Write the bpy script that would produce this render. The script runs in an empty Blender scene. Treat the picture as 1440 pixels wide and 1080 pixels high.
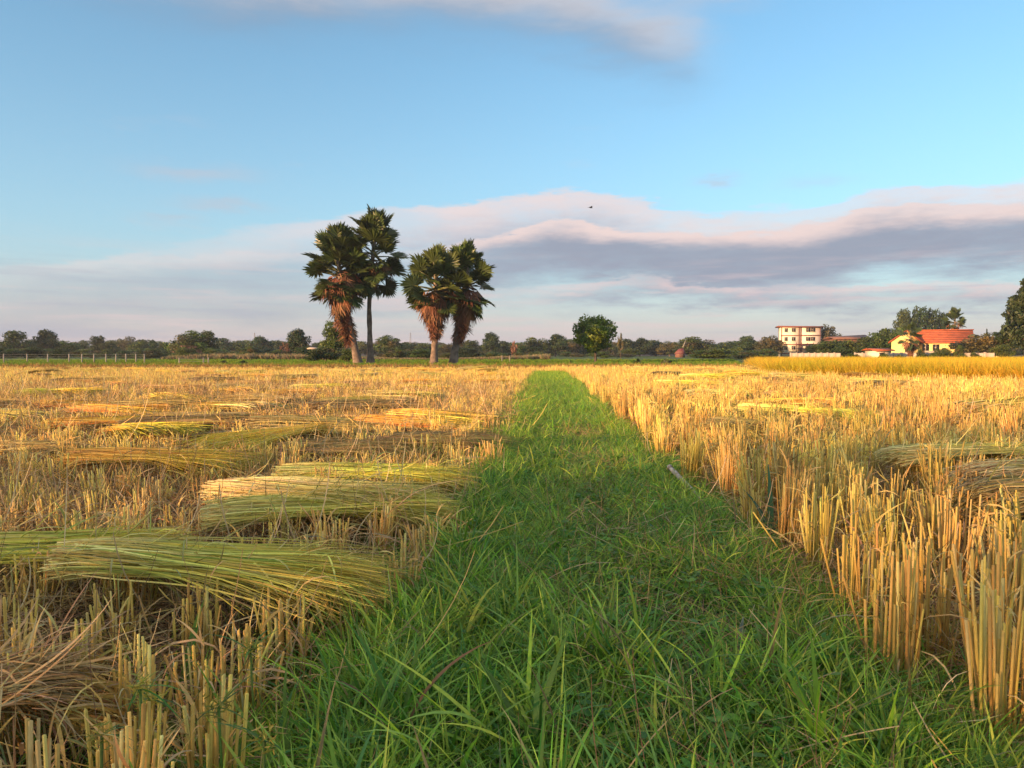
import bpy, math, random
import numpy as np
from mathutils import Vector, Matrix, Euler

SC = bpy.context.scene
COL = SC.collection
R = math.radians
rng = np.random.default_rng(7)
random.seed(7)

# ------------------------------------------------------------------ camera
F = 1080.0                      # focal length in photo pixels (photo 1440 x 1080)
HZ = 497.0                      # horizon row
CH = 1.05                       # eye height above the paddy soil
PITCH = math.atan((540 - HZ) / F)
cam_d = bpy.data.cameras.new('camera')
cam = bpy.data.objects.new('camera', cam_d)
COL.objects.link(cam)
cam.location = (0, 0, CH)
cam.rotation_euler = (math.pi / 2 - PITCH, 0, 0)
cam_d.sensor_width = 36.0
cam_d.lens = 36.0 * F / 1440.0
cam_d.clip_start = 0.05
cam_d.clip_end = 6000
SC.camera = cam

# ------------------------------------------------------------------ light
SUN_EL = R(9.0)
SUN_FROM = Vector((-0.80, -0.60, 0)).normalized()
EXPO = 2.0
SKY_STRENGTH = 0.081
SUN_STRENGTH = 2.8
SUN_COLOR = (1.0, 0.58, 0.28)

sun_d = bpy.data.lights.new('sun', 'SUN')
sun = bpy.data.objects.new('sun', sun_d)
COL.objects.link(sun)
sun_d.energy = SUN_STRENGTH
sun_d.angle = R(0.55)
sun_d.color = SUN_COLOR
to_sun = Vector((SUN_FROM.x * math.cos(SUN_EL), SUN_FROM.y * math.cos(SUN_EL), math.sin(SUN_EL)))
sun.rotation_euler = to_sun.to_track_quat('Z', 'Y').to_euler()
sun.location = to_sun * 200

SC.view_settings.view_transform = 'Standard'
SC.view_settings.look = 'None'
SC.view_settings.gamma = 1.0
SC.view_settings.exposure = EXPO
SC.render.engine = 'CYCLES'
SC.cycles.use_denoising = True
SC.cycles.max_bounces = 5
SC.cycles.diffuse_bounces = 3
SC.cycles.glossy_bounces = 2
SC.cycles.transmission_bounces = 3
SC.cycles.transparent_max_bounces = 8


class NT:
    """small helper for node trees"""
    def __init__(self, tree):
        self.t = tree

    def n(self, typ, **kw):
        nd = self.t.nodes.new(typ)
        for k, v in kw.items():
            setattr(nd, k, v)
        return nd

    def put(self, sock, v):
        if isinstance(v, bpy.types.NodeSocket):
            self.t.links.new(v, sock)
        elif v is not None:
            sock.default_value = v

    def m(self, op, a, b=None, c=None, clamp=False):
        nd = self.n('ShaderNodeMath', operation=op, use_clamp=clamp)
        self.put(nd.inputs[0], a)
        if b is not None:
            self.put(nd.inputs[1], b)
        if c is not None:
            self.put(nd.inputs[2], c)
        return nd.outputs[0]

    def smooth(self, x, a, b):
        nd = self.n('ShaderNodeMapRange', interpolation_type='SMOOTHSTEP')
        self.put(nd.inputs['Value'], x)
        self.put(nd.inputs['From Min'], a)
        self.put(nd.inputs['From Max'], b)
        return nd.outputs['Result']

    def mix(self, f, a, b, blend='MIX'):
        nd = self.n('ShaderNodeMix', data_type='RGBA', blend_type=blend)
        self.put(nd.inputs[0], f)
        self.put(nd.inputs[6], a)
        self.put(nd.inputs[7], b)
        return nd.outputs[2]

    def noise(self, vec, scale, detail=4, rough=0.55, out=0):
        nd = self.n('ShaderNodeTexNoise')
        if vec is not None:
            self.put(nd.inputs['Vector'], vec)
        nd.inputs['Scale'].default_value = scale
        nd.inputs['Detail'].default_value = detail
        nd.inputs['Roughness'].default_value = rough
        return nd.outputs[out]

    def curve(self, x, pts):
        nd = self.n('ShaderNodeFloatCurve')
        c = nd.mapping.curves[0]
        pts = sorted(pts)
        while len(c.points) < len(pts):
            c.points.new(0.5, 0.5)
        for p, q in zip(c.points, pts):
            p.location = q
        nd.mapping.use_clip = False
        nd.mapping.update()
        self.put(nd.inputs['Value'], x)
        return nd.outputs[0]


def lin(r, g, b):
    f = lambda v: ((v / 255 + 0.055) / 1.055) ** 2.4 if v > 10 else v / 255 / 12.92
    return (f(r), f(g), f(b), 1.0)


def sky_col(r, g, b):
    k = 2 ** -EXPO
    c = lin(r, g, b)
    return (c[0] * k, c[1] * k, c[2] * k, 1.0)


UP, VP = math.pi / 2, 0.6       # spans of the folded azimuth and of elevation in the cloud curves


def sky_uv(px, py):
    az = math.atan((px - 720) / F)
    el = math.atan((HZ - py) / math.hypot(F, px - 720))
    return ((az + 0.6) / UP, el / VP)


def build_world():
    w = bpy.data.worlds.new('World')
    SC.world = w
    w.use_nodes = True
    t = NT(w.node_tree)
    bg = w.node_tree.nodes['Background']
    out = w.node_tree.nodes['World Output']
    sky = t.n('ShaderNodeTexSky', sky_type='NISHITA', sun_disc=False)
    sky.sun_elevation = SUN_EL
    sky.sun_rotation = math.atan2(SUN_FROM.x, SUN_FROM.y)
    sky.dust_density = 0.6
    sky.ozone_density = 2.7
    sky.air_density = 1.0
    t.put(bg.inputs[0], t.mix(1.0, sky.outputs[0], (0.80, 1.0, 0.95, 1), 'MULTIPLY'))
    bg.inputs[1].default_value = SKY_STRENGTH
    tc = t.n('ShaderNodeTexCoord')
    sep = t.n('ShaderNodeSeparateXYZ')
    t.put(sep.inputs[0], tc.outputs['Generated'])
    x, y, z = sep.outputs
    az = t.m('ARCTAN2', x, y)
    el = t.m('ARCSINE', z)
    st = t.n('ShaderNodeCombineXYZ')
    t.put(st.inputs[0], x)
    t.put(st.inputs[1], y)
    t.put(st.inputs[2], t.m('MULTIPLY', z, 4.5))
    n1 = t.m('SUBTRACT', t.noise(st.outputs[0], 5.0, 4, 0.6), 0.5)
    n2 = t.m('SUBTRACT', t.noise(st.outputs[0], 17.0, 5, 0.65), 0.5)
    n3 = t.noise(st.outputs[0], 2.2, 3, 0.6)
    n6 = t.m('SUBTRACT', t.noise(st.outputs[0], 48.0, 4, 0.65), 0.5)
    azd = t.m('ADD', az, t.m('MULTIPLY', n1, 0.07))
    u = t.m('DIVIDE', t.m('PINGPONG', t.m('ADD', azd, 0.6), UP), UP)
    eld = t.m('ADD', el, t.m('ADD', t.m('MULTIPLY', n1, 0.040), t.m('ADD', t.m('MULTIPLY', n2, 0.026), t.m('MULTIPLY', n6, 0.012))))

    def crv(pts):
        return t.m('MULTIPLY', t.curve(u, [sky_uv(*p) for p in pts]), VP)

    def strn(pts):
        return t.curve(u, [(sky_uv(p[0], HZ)[0], p[1]) for p in pts])

    def layer(top, strength, soft, th0, th1):
        d = t.m('SUBTRACT', crv(top), eld)
        a = t.smooth(d, 0.0, soft)
        b = t.m('SUBTRACT', 1.0, t.smooth(d, th0, th1))
        return d, t.m('MULTIPLY', t.m('MULTIPLY', a, b), strn(strength))

    # haze veil towards the horizon
    hz = t.m('POWER', 2.718, t.m('MULTIPLY', t.m('MAXIMUM', el, 0.0), -5.2))
    hz = t.m('MULTIPLY', hz, 0.97)
    hcol = t.mix(t.smooth(el, 0.0, 0.16), sky_col(207, 191, 200), sky_col(184, 200, 219))
    # upper bank
    dA, mA = layer([(0, 372), (180, 352), (340, 322), (480, 300), (580, 288), (700, 275), (830, 262), (900, 276),
                    (950, 294), (1050, 298), (1150, 293), (1210, 270), (1260, 260), (1340, 263), (1440, 256),
                    (1700, 280)],
                   [(0, 0.12), (250, 0.25), (360, 0.5), (520, 0.7), (700, 0.86), (1000, 0.75), (1440, 0.92), (1700, .9)],
                   0.009, 0.050, 0.11)
    tex = t.smooth(t.m('ADD', n1, t.m('MULTIPLY', n2, 0.8)), -0.22, 0.22)
    mA = t.m('MULTIPLY', mA, t.m('ADD', 0.62, t.m('MULTIPLY', tex, 0.45)), clamp=True)
    cA = t.mix(t.smooth(t.m('ADD', dA, t.m('MULTIPLY', n2, 0.05)), 0.012, 0.065), sky_col(240, 222, 220), sky_col(184, 189, 203))
    # main dark bank
    dB, mB = layer([(0, 372), (300, 352), (560, 352), (660, 333), (730, 318), (800, 306), (860, 313), (930, 322), (1050, 321),
                    (1150, 312), (1200, 297), (1260, 290), (1340, 294), (1440, 286), (1700, 300)],
                   [(0, 0.2), (200, 0.35), (420, 0.35), (560, 0.3), (660, 0.75), (740, 1.0), (1440, 1.0), (1700, .9)],
                   0.007, 0.052, 0.10)
    mB = t.m('MULTIPLY', mB, t.m('ADD', 0.85, t.m('MULTIPLY', tex, 0.15)), clamp=True)
    cB = t.mix(t.smooth(t.m('ADD', dB, t.m('MULTIPLY', n2, 0.03)), 0.006, 0.030), sky_col(240, 219, 215), sky_col(158, 167, 185))
    # lower strip
    dC, mC = layer([(0, 420), (300, 415), (640, 405), (800, 396), (900, 388), (1000, 396), (1150, 398), (1250, 396),
                    (1420, 392), (1700, 400)],
                   [(0, 0.15), (500, 0.3), (700, 0.35), (830, 0.75), (1100, 0.9), (1440, 0.9), (1700, .8)],
                   0.007, 0.022, 0.05)
    mC = t.m('MULTIPLY', mC, t.m('ADD', 0.4, t.m('MULTIPLY', tex, 0.6)), clamp=True)
    cC = t.mix(t.smooth(dC, 0.006, 0.022), sky_col(230, 208, 208), sky_col(164, 170, 187))
    # high wisp
    cw = crv([(0, -70), (200, -20), (420, 2), (600, 12), (700, 22), (800, 42), (900, 66), (1000, 92), (1200, 120), (1700, 60)])
    q = t.m('DIVIDE', t.m('SUBTRACT', eld, cw), 0.036)
    mD = t.m('POWER', 2.718, t.m('MULTIPLY', t.m('MULTIPLY', q, q), -1.0))
    mD = t.m('MULTIPLY', mD, strn([(0, 0.1), (250, 0.7), (500, 0.95), (700, 1.0), (860, 0.95), (960, 0.7), (1040, 0.0),
                                   (1200, 0.0), (1440, 0.0), (1700, 0.4)]))
    mD = t.m('MULTIPLY', mD, t.smooth(n3, 0.2, 0.6))
    cD = t.mix(t.smooth(q, -0.9, 0.9), sky_col(142, 163, 188), sky_col(212, 208, 212))
    # faint small streaks, thin streaks low down, and broken high cloud added overhead, mostly out of view, to brighten the ambient light
    mE = t.m('MULTIPLY', t.smooth(t.noise(st.outputs[0], 6.5, 4, 0.6), 0.60, 0.78), 0.38)
    mE = t.m('MULTIPLY', mE, t.smooth(el, 0.36, 0.12))
    st2 = t.n('ShaderNodeCombineXYZ')
    t.put(st2.inputs[0], x)
    t.put(st2.inputs[1], y)
    t.put(st2.inputs[2], t.m('MULTIPLY', z, 16.0))
    n5 = t.noise(st2.outputs[0], 4.2, 4, 0.6)
    low = t.smooth(el, 0.15, 0.07)
    mF = t.m('MULTIPLY', t.m('MULTIPLY', t.smooth(n5, 0.50, 0.66), low), 0.45)
    mG = t.m('MULTIPLY', t.m('MULTIPLY', t.smooth(n5, 0.48, 0.32), low), 0.40)
    mH = t.m('MULTIPLY', t.smooth(t.noise(tc.outputs['Generated'], 3.0, 4, 0.6), 0.32, 0.56), t.m('MULTIPLY', t.smooth(el, 0.40, 0.62), 1.0))

    mS = None
    for px_, py_, wp, hp, a_ in ((285, 242, 62, 10, .55), (238, 310, 34, 6, .45), (312, 293, 52, 6, .5), (1002, 260, 26, 6, .5), (1145, 257, 40, 8, .25), (985, 10, 70, 14, .4)):
        uu, vv = sky_uv(px_, py_)
        ga = t.m('DIVIDE', t.m('SUBTRACT', azd, uu * UP - 0.6), wp / F)
        ge = t.m('DIVIDE', t.m('SUBTRACT', eld, vv * VP), hp / F)
        gg = t.m('MULTIPLY', t.m('POWER', 2.718, t.m('MULTIPLY', t.m('ADD', t.m('MULTIPLY', ga, ga), t.m('MULTIPLY', ge, ge)), -1.0)), a_)
        mS = gg if mS is None else t.m('ADD', mS, gg)
    # premultiplied style compositing: each cloud replaces what lies behind it by its own coverage
    shader = bg.outputs[0]
    for c, m in ((hcol, hz), (sky_col(205, 205, 214), mE), (sky_col(232, 226, 227), mH), (sky_col(196, 200, 212), mS), (cD, mD), (cA, mA), (cB, mB), (cC, mC),
                 (sky_col(232, 208, 208), mF), (sky_col(172, 178, 196), mG)):
        b2 = t.n('ShaderNodeBackground')
        t.put(b2.inputs[0], c)
        b2.inputs[1].default_value = 1.0
        ms = t.n('ShaderNodeMixShader')
        t.put(ms.inputs[0], m)
        t.put(ms.inputs[1], shader)
        t.put(ms.inputs[2], b2.outputs[0])
        shader = ms.outputs[0]
    t.put(out.inputs[0], shader)


build_world()


# ------------------------------------------------------------------ pixel helpers
def ray(px, py):
    a, b = (px - 720) / F, (540 - py) / F
    c, s = math.cos(PITCH), math.sin(PITCH)
    return Vector((a, c + s * b, -s + c * b))


def on_z(px, py, z=0.0):
    r = ray(px, py)
    k = (z - CH) / r.z
    return Vector((r.x * k, r.y * k, z))


def at_d(px, py, d):
    r = ray(px, py)
    k = d / r.y
    return Vector((r.x * k, d, CH + r.z * k))


def path_x(y):
    return 0.24 + 0.0417 * y


# ------------------------------------------------------------------ object helpers
def tag(o, label=None, cat=None, group=None, kind=None):
    if label:
        o['label'] = label
    if cat:
        o['category'] = cat
    if group:
        o['group'] = group
    if kind:
        o['kind'] = kind
    return o


def empty(name, loc=(0, 0, 0), rz=0.0, label=None, cat=None, group=None):
    o = bpy.data.objects.new(name, None)
    o.empty_display_size = 0.2
    COL.objects.link(o)
    o.location = loc
    o.rotation_euler = (0, 0, rz)
    return tag(o, label, cat, group)


def new_mesh(name, V, Q, col=None, mat=None, smooth=False):
    """mesh of quads from numpy arrays; col is one colour per vertex"""
    V = np.asarray(V, np.float32)
    Q = np.asarray(Q, np.int32)
    me = bpy.data.meshes.new(name)
    me.vertices.add(len(V))
    me.vertices.foreach_set('co', V.ravel())
    k = Q.shape[1]
    me.loops.add(Q.size)
    me.loops.foreach_set('vertex_index', Q.ravel())
    me.polygons.add(len(Q))
    me.polygons.foreach_set('loop_start', np.arange(0, Q.size, k, dtype=np.int32))
    if col is not None:
        a = me.attributes.new('Col', 'FLOAT_COLOR', 'POINT')
        c = np.ones((len(V), 4), np.float32)
        c[:, :3] = col
        a.data.foreach_set('color', c.ravel())
    if mat:
        me.materials.append(mat)
    me.update(calc_edges=True)
    if smooth:
        me.polygons.foreach_set('use_smooth', np.ones(len(Q), bool))
    return me


def link(name, me, parent=None, loc=(0, 0, 0), rot=(0, 0, 0), scale=(1, 1, 1)):
    o = bpy.data.objects.new(name, me)
    COL.objects.link(o)
    o.parent = parent
    o.location = loc
    o.rotation_euler = rot
    o.scale = scale
    return o


class Box:
    """collects boxes / prisms as one quad mesh"""
    def __init__(self):
        self.V, self.Q = [], []

    def box(self, x0, x1, y0, y1, z0, z1):
        b = len(self.V)
        self.V += [(x0, y0, z0), (x1, y0, z0), (x1, y1, z0), (x0, y1, z0), (x0, y0, z1), (x1, y0, z1), (x1, y1, z1), (x0, y1, z1)]
        self.Q += [(b, b + 3, b + 2, b + 1), (b + 4, b + 5, b + 6, b + 7), (b, b + 1, b + 5, b + 4), (b + 1, b + 2, b + 6, b + 5),
                   (b + 2, b + 3, b + 7, b + 6), (b + 3, b, b + 4, b + 7)]
        return self

    def hexa(self, pts):
        """eight corners: bottom ring 0-3, top ring 4-7"""
        b = len(self.V)
        self.V += [tuple(p) for p in pts]
        self.Q += [(b, b + 3, b + 2, b + 1), (b + 4, b + 5, b + 6, b + 7), (b, b + 1, b + 5, b + 4), (b + 1, b + 2, b + 6, b + 5),
                   (b + 2, b + 3, b + 7, b + 6), (b + 3, b, b + 4, b + 7)]
        return self

    def build(self, name, mat, parent=None, loc=(0, 0, 0), rz=0.0):
        return link(name, new_mesh(name, self.V, self.Q, None, mat), parent, loc, (0, 0, rz))


def ribbons(base, az, el, bend, length, width, nseg=4, prof='leaf', twist=None):
    """N curved strips. returns verts, quads, t per vertex, strip index per vertex"""
    base = np.asarray(base, float)
    N = len(base)
    az, el, bend, length, width = [np.broadcast_to(np.asarray(a, float), (N,)) for a in (az, el, bend, length, width)]
    tw = np.zeros(N) if twist is None else np.broadcast_to(np.asarray(twist, float), (N,))
    t = np.linspace(0, 1, nseg + 1)
    e = el[:, None] + bend[:, None] * t[None, :]
    em = 0.5 * (e[:, 1:] + e[:, :-1])
    st = (length / nseg)[:, None]
    h = np.concatenate([np.zeros((N, 1)), np.cumsum(np.cos(em) * st, 1)], 1)
    v = np.concatenate([np.zeros((N, 1)), np.cumsum(np.sin(em) * st, 1)], 1)
    ca, sa = np.cos(az)[:, None], np.sin(az)[:, None]
    P = np.stack([base[:, 0:1] + h * ca, base[:, 1:2] + h * sa, base[:, 2:3] + v], -1)
    nrm = np.stack([-np.sin(e) * ca, -np.sin(e) * sa, np.cos(e)], -1)
    side = np.stack([-sa + 0 * e, ca + 0 * e, 0 * e], -1)
    S = side * np.cos(tw)[:, None, None] + nrm * np.sin(tw)[:, None, None]
    if prof == 'leaf':
        wp = np.clip(0.55 + 2.2 * t, 0, 1) * np.clip((1.02 - t) * 2.0, 0.04, 1) ** 0.8
    elif prof == 'straw':
        wp = np.where(t > 0.98, 0.7, 1.0)
    else:
        wp = 1 - 0.75 * t
    W = 0.5 * width[:, None] * wp[None, :]
    A, B = P - S * W[..., None], P + S * W[..., None]
    V = np.stack([A, B], 2).reshape(-1, 3)
    i = np.arange(N)[:, None] * (nseg + 1) * 2 + np.arange(nseg)[None, :] * 2
    Q = np.stack([i, i + 1, i + 3, i + 2], -1).reshape(-1, 4)
    T = np.repeat(np.tile(t, N), 2)
    I = np.repeat(np.arange(N), (nseg + 1) * 2)
    return V, Q, T, I


def tubes(P, rad, k=5, cap=True):
    """N tubes along point chains P (N,m,3) with radii (N,m)"""
    P = np.asarray(P, float)
    N, m, _ = P.shape
    rad = np.broadcast_to(np.asarray(rad, float), (N, m))
    d = np.gradient(P, axis=1)
    d /= np.linalg.norm(d, axis=2, keepdims=True) + 1e-9
    ref = np.where(np.abs(d[..., 2:3]) > 0.9, np.array([1.0, 0, 0]), np.array([0, 0, 1.0]))
    a = np.cross(d, ref)
    a /= np.linalg.norm(a, axis=2, keepdims=True) + 1e-9
    b = np.cross(d, a)
    th = np.arange(k) * 2 * math.pi / k
    ring = P[:, :, None, :] + rad[:, :, None, None] * (a[:, :, None, :] * np.cos(th)[None, None, :, None] + b[:, :, None, :] * np.sin(th)[None, None, :, None])
    V = ring.reshape(-1, 3)
    i = (np.arange(N)[:, None, None] * m + np.arange(m - 1)[None, :, None]) * k
    j = np.arange(k)[None, None, :]
    j2 = (j + 1) % k
    Q = np.stack([i + j, i + j2, i + k + j2, i + k + j], -1).reshape(-1, 4)
    if cap and k == 4:
        c = (np.arange(N)[:, None] * m + m - 1) * k + np.arange(4)[None, :]
        Q = np.concatenate([Q, c], 0)
    T = np.tile(np.repeat(np.linspace(0, 1, m), k), N)
    I = np.repeat(np.arange(N), m * k)
    return V, Q, T, I


def merge(*parts):
    V, Q, C, o = [], [], [], 0
    for v, q, c in parts:
        V.append(v)
        Q.append(q + o)
        C.append(c)
        o += len(v)
    return np.concatenate(V), np.concatenate(Q), np.concatenate(C)


def shade(c0, c1, T, I, n, var=0.12, r=None):
    """colour from c0 (t=0) to c1 (t=1) with a per-strip variation"""
    r = rng if r is None else r
    c0, c1 = np.asarray(c0), np.asarray(c1)
    c = c0 + (c1 - c0) * T[:, None]
    k = np.clip(1 + var * r.standard_normal(n), 0.35, 1.8)
    hue = var * 0.5 * r.standard_normal((n, 3)) * np.array([1, 0.5, 0.8])
    return np.clip(c * (k[:, None] + hue)[I], 0.004, 0.95)


# ------------------------------------------------------------------ materials
def veg_mat(name, rough=0.6, transl=0.2, var=0.25, patch=None, patch_col=None, spec=0.25):
    m = bpy.data.materials.new(name)
    m.use_nodes = True
    t = NT(m.node_tree)
    pb = m.node_tree.nodes['Principled BSDF']
    out = m.node_tree.nodes['Material Output']
    at = t.n('ShaderNodeAttribute', attribute_name='Col')
    oi = t.n('ShaderNodeObjectInfo')
    k = t.n('ShaderNodeMapRange')
    t.put(k.inputs['Value'], oi.outputs['Random'])
    k.inputs['To Min'].default_value = 1 - var
    k.inputs['To Max'].default_value = 1 + var
    hs = t.n('ShaderNodeHueSaturation')
    t.put(hs.inputs['Color'], at.outputs['Color'])
    t.put(hs.inputs['Value'], k.outputs['Result'])
    hj = t.m('FRACT', t.m('MULTIPLY', oi.outputs['Random'], 37.31))
    t.put(hs.inputs['Hue'], t.m('ADD', 0.5 - 0.02, t.m('MULTIPLY', hj, 0.04)))
    c = hs.outputs[0]
    geo = t.n('ShaderNodeNewGeometry')
    if patch:
        f = t.smooth(t.noise(geo.outputs['Position'], patch, 3, 0.5), 0.42, 0.66)
        c = t.mix(f, c, t.mix(1.0, c, (*patch_col, 1), 'MULTIPLY'))
    c = t.mix(1.0, c, t.mix(t.noise(geo.outputs['Position'], 45.0, 3, 0.6), (0.72, 0.72, 0.72, 1), (1.25, 1.25, 1.25, 1)), 'MULTIPLY')
    t.put(pb.inputs['Base Color'], c)
    pb.inputs['Roughness'].default_value = rough
    pb.inputs['Specular IOR Level'].default_value = spec
    if transl > 0:
        tr = t.n('ShaderNodeBsdfTranslucent')
        t.put(tr.inputs[0], c)
        ms = t.n('ShaderNodeMixShader')
        ms.inputs[0].default_value = transl
        t.put(ms.inputs[1], pb.outputs[0])
        t.put(ms.inputs[2], tr.outputs[0])
        t.put(out.inputs[0], ms.outputs[0])
    return m


def flat_mat(name, c, rough=0.8, scale=6.0, amp=0.25, c2=None, bump=0.0, bscale=30.0, obj=False):
    m = bpy.data.materials.new(name)
    m.use_nodes = True
    t = NT(m.node_tree)
    pb = m.node_tree.nodes['Principled BSDF']
    if obj:
        p = t.n('ShaderNodeTexCoord').outputs['Object']
    else:
        p = t.n('ShaderNodeNewGeometry').outputs['Position']
    c2 = c2 or tuple(v * (1 - amp) for v in c)
    f = t.smooth(t.noise(p, scale, 5, 0.6), 0.35, 0.65)
    t.put(pb.inputs['Base Color'], t.mix(f, (*c, 1), (*c2, 1)))
    pb.inputs['Roughness'].default_value = rough
    pb.inputs['Specular IOR Level'].default_value = 0.25
    if bump:
        b = t.n('ShaderNodeBump')
        b.inputs['Strength'].default_value = bump
        b.inputs['Distance'].default_value = 0.03
        t.put(b.inputs['Height'], t.noise(p, bscale, 5, 0.65))
        t.put(pb.inputs['Normal'], b.outputs[0])
    return m


M_STUB = veg_mat('stubble_straw', 0.65, 0.15, 0.2, 0.28, (0.84, 0.82, 0.85), 0.2)
M_STRAW = veg_mat('cut_straw', 0.6, 0.2, 0.15, None, None, 0.25)
M_LITTER = veg_mat('dry_leaf_litter', 0.7, 0.2, 0.3, 0.5, (0.8, 0.75, 0.72))
M_GRASS = veg_mat('path_grass', 0.5, 0.4, 0.34, 1.3, (1.12, 1.0, 0.9), 0.4)
M_RICE = veg_mat('ripe_rice', 0.6, 0.3, 0.2, 0.25, (0.8, 0.92, 0.7))
M_PADDY = veg_mat('green_paddy', 0.6, 0.35, 0.2, 0.05, (1.1, 0.9, 0.7))
M_REED = veg_mat('dry_reed', 0.7, 0.25, 0.25)
M_LEAF = veg_mat('tree_leaves', 0.5, 0.22, 0.22, 0.5, (1.25, 1.05, 0.7), 0.3)
M_DRYLEAF = veg_mat('dry_tree_leaves', 0.7, 0.25, 0.2)
M_FROND = veg_mat('palm_frond', 0.4, 0.18, 0.28, None, None, 0.45)
M_DEAD = veg_mat('dead_palm_frond', 0.7, 0.15, 0.28)
M_BARK = flat_mat('bark', (0.16, 0.12, 0.09), 0.9, 3.0, 0.45, None, 0.8, 9.0)
M_PALMBARK = flat_mat('palm_bark', (0.24, 0.18, 0.14), 0.9, 2.5, 0.5, None, 1.0, 7.0)
M_SOIL = flat_mat('paddy_soil', (0.035, 0.027, 0.02), 0.9, 2.5, 0.4, (0.075, 0.055, 0.035), 0.8, 14.0)
M_BUND = flat_mat('bund_soil', (0.07, 0.075, 0.03), 0.95, 5.0, 0.4, (0.05, 0.05, 0.022), 1.0, 25.0)
M_GREENSOIL = flat_mat('far_green_soil', (0.07, 0.12, 0.02), 0.95, 0.3, 0.3)
M_DRYSOIL = flat_mat('dry_bank_soil', (0.16, 0.1, 0.05), 0.95, 0.8, 0.4)

# ------------------------------------------------------------------ ground
g = Box()
b = link('ground', new_mesh('ground', [(-2500, -1200, 0), (2500, -1200, 0), (2500, 3800, 0), (-2500, 3800, 0)], [(0, 1, 2, 3)], None, M_SOIL))
tag(b, kind='structure')

PATH_END = 35.0   # the raised path stops here
FAR = 42.0      # far edge of the harvested field


def bund_mesh():
    ys = np.concatenate([np.arange(-4, 12, 0.12), np.arange(12, PATH_END + 1, 0.5)])
    xs = np.array([-0.95, -0.78, -0.66, -0.5, -0.3, -0.1, 0.12, 0.32, 0.52, 0.68, 0.8, 0.97])
    hs = np.array([-0.03, 0.06, 0.11, 0.13, 0.125, 0.115, 0.115, 0.12, 0.13, 0.11, 0.06, -0.03])
    V = np.zeros((len(ys), len(xs), 3))
    r = np.random.default_rng(3)
    V[..., 0] = path_x(ys)[:, None] + xs[None, :] + 0.035 * r.standard_normal((len(ys), len(xs)))
    V[..., 1] = ys[:, None]
    V[..., 2] = hs[None, :] + np.where(hs > 0, 0.014, 0)[None, :] * r.standard_normal((len(ys), len(xs)))
    i = np.arange(len(ys) - 1)[:, None] * len(xs) + np.arange(len(xs) - 1)[None, :]
    Q = np.stack([i, i + 1, i + 1 + len(xs), i + len(xs)], -1).reshape(-1, 4)
    return new_mesh('path', V.reshape(-1, 3), Q, None, M_BUND, True)


tag(link('path', bund_mesh()), kind='structure')


def strip(name, pts, z, mat):
    me = new_mesh(name, [(x, y, z) for x, y in pts], [(0, 1, 2, 3)], None, mat)
    return tag(link(name, me), kind='structure')


strip('far_paddy_ground', [(-150, 46), (150, 46), (420, 330), (-420, 330)], 0.004, M_GREENSOIL)
bank = Box().hexa([(-110, FAR + 0.2, -0.02), (60, FAR + 0.2, -0.02), (60, FAR + 3.4, -0.02), (-110, FAR + 3.4, -0.02),
                   (-110, FAR + 1.0, 0.16), (60, FAR + 1.0, 0.16), (60, FAR + 2.6, 0.16), (-110, FAR + 2.6, 0.16)])
tag(bank.build('field_end_bank', M_DRYSOIL), kind='structure')


# ------------------------------------------------------------------ scatter by geometry nodes (only for stuff)
def scatter(name, P, rot, scl, idx, variants, label, cat):
    P = np.asarray(P, np.float32)
    N = len(P)
    me = bpy.data.meshes.new(name)
    me.vertices.add(N)
    me.vertices.foreach_set('co', P.ravel())
    a = me.attributes.new('rot', 'FLOAT_VECTOR', 'POINT')
    a.data.foreach_set('vector', np.asarray(rot, np.float32).ravel())
    a = me.attributes.new('scl', 'FLOAT_VECTOR', 'POINT')
    s = np.asarray(scl, np.float32)
    if s.ndim == 1:
        s = np.repeat(s[:, None], 3, 1)
    a.data.foreach_set('vector', s.ravel())
    a = me.attributes.new('vid', 'INT', 'POINT')
    a.data.foreach_set('value', np.asarray(idx, np.int32).ravel())
    o = link(name, me)
    src = bpy.data.collections.new(name + '_source')
    for i, vm in enumerate(variants):
        src.objects.link(bpy.data.objects.new('%s_kind_%02d' % (name, i), vm))
    ng = bpy.data.node_groups.new(name, 'GeometryNodeTree')
    ng.interface.new_socket('Geometry', in_out='INPUT', socket_type='NodeSocketGeometry')
    ng.interface.new_socket('Geometry', in_out='OUTPUT', socket_type='NodeSocketGeometry')
    nd = ng.nodes
    gi, go = nd.new('NodeGroupInput'), nd.new('NodeGroupOutput')
    ci = nd.new('GeometryNodeCollectionInfo')
    ci.inputs['Collection'].default_value = src
    ci.inputs['Separate Children'].default_value = True
    ci.inputs['Reset Children'].default_value = True
    ip = nd.new('GeometryNodeInstanceOnPoints')
    ip.inputs['Pick Instance'].default_value = True

    def named(n, typ):
        x = nd.new('GeometryNodeInputNamedAttribute')
        x.data_type = typ
        x.inputs['Name'].default_value = n
        return [q for q in x.outputs if q.enabled and q.name == 'Attribute'][0]
    L = ng.links.new
    L(gi.outputs[0], ip.inputs['Points'])
    L(ci.outputs[0], ip.inputs['Instance'])
    L(named('vid', 'INT'), ip.inputs['Instance Index'])
    er = nd.new('FunctionNodeEulerToRotation')
    L(named('rot', 'FLOAT_VECTOR'), er.inputs[0])
    L(er.outputs[0], ip.inputs['Rotation'])
    L(named('scl', 'FLOAT_VECTOR'), ip.inputs['Scale'])
    L(ip.outputs[0], go.inputs[0])
    md = o.modifiers.new('scatter', 'NODES')
    md.node_group = ng
    return tag(o, label, cat, None, 'stuff')


def zrot(n, tilt=0.08):
    return np.stack([rng.normal(0, tilt, n), rng.normal(0, tilt, n), rng.uniform(0, 6.283, n)], -1)


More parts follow.
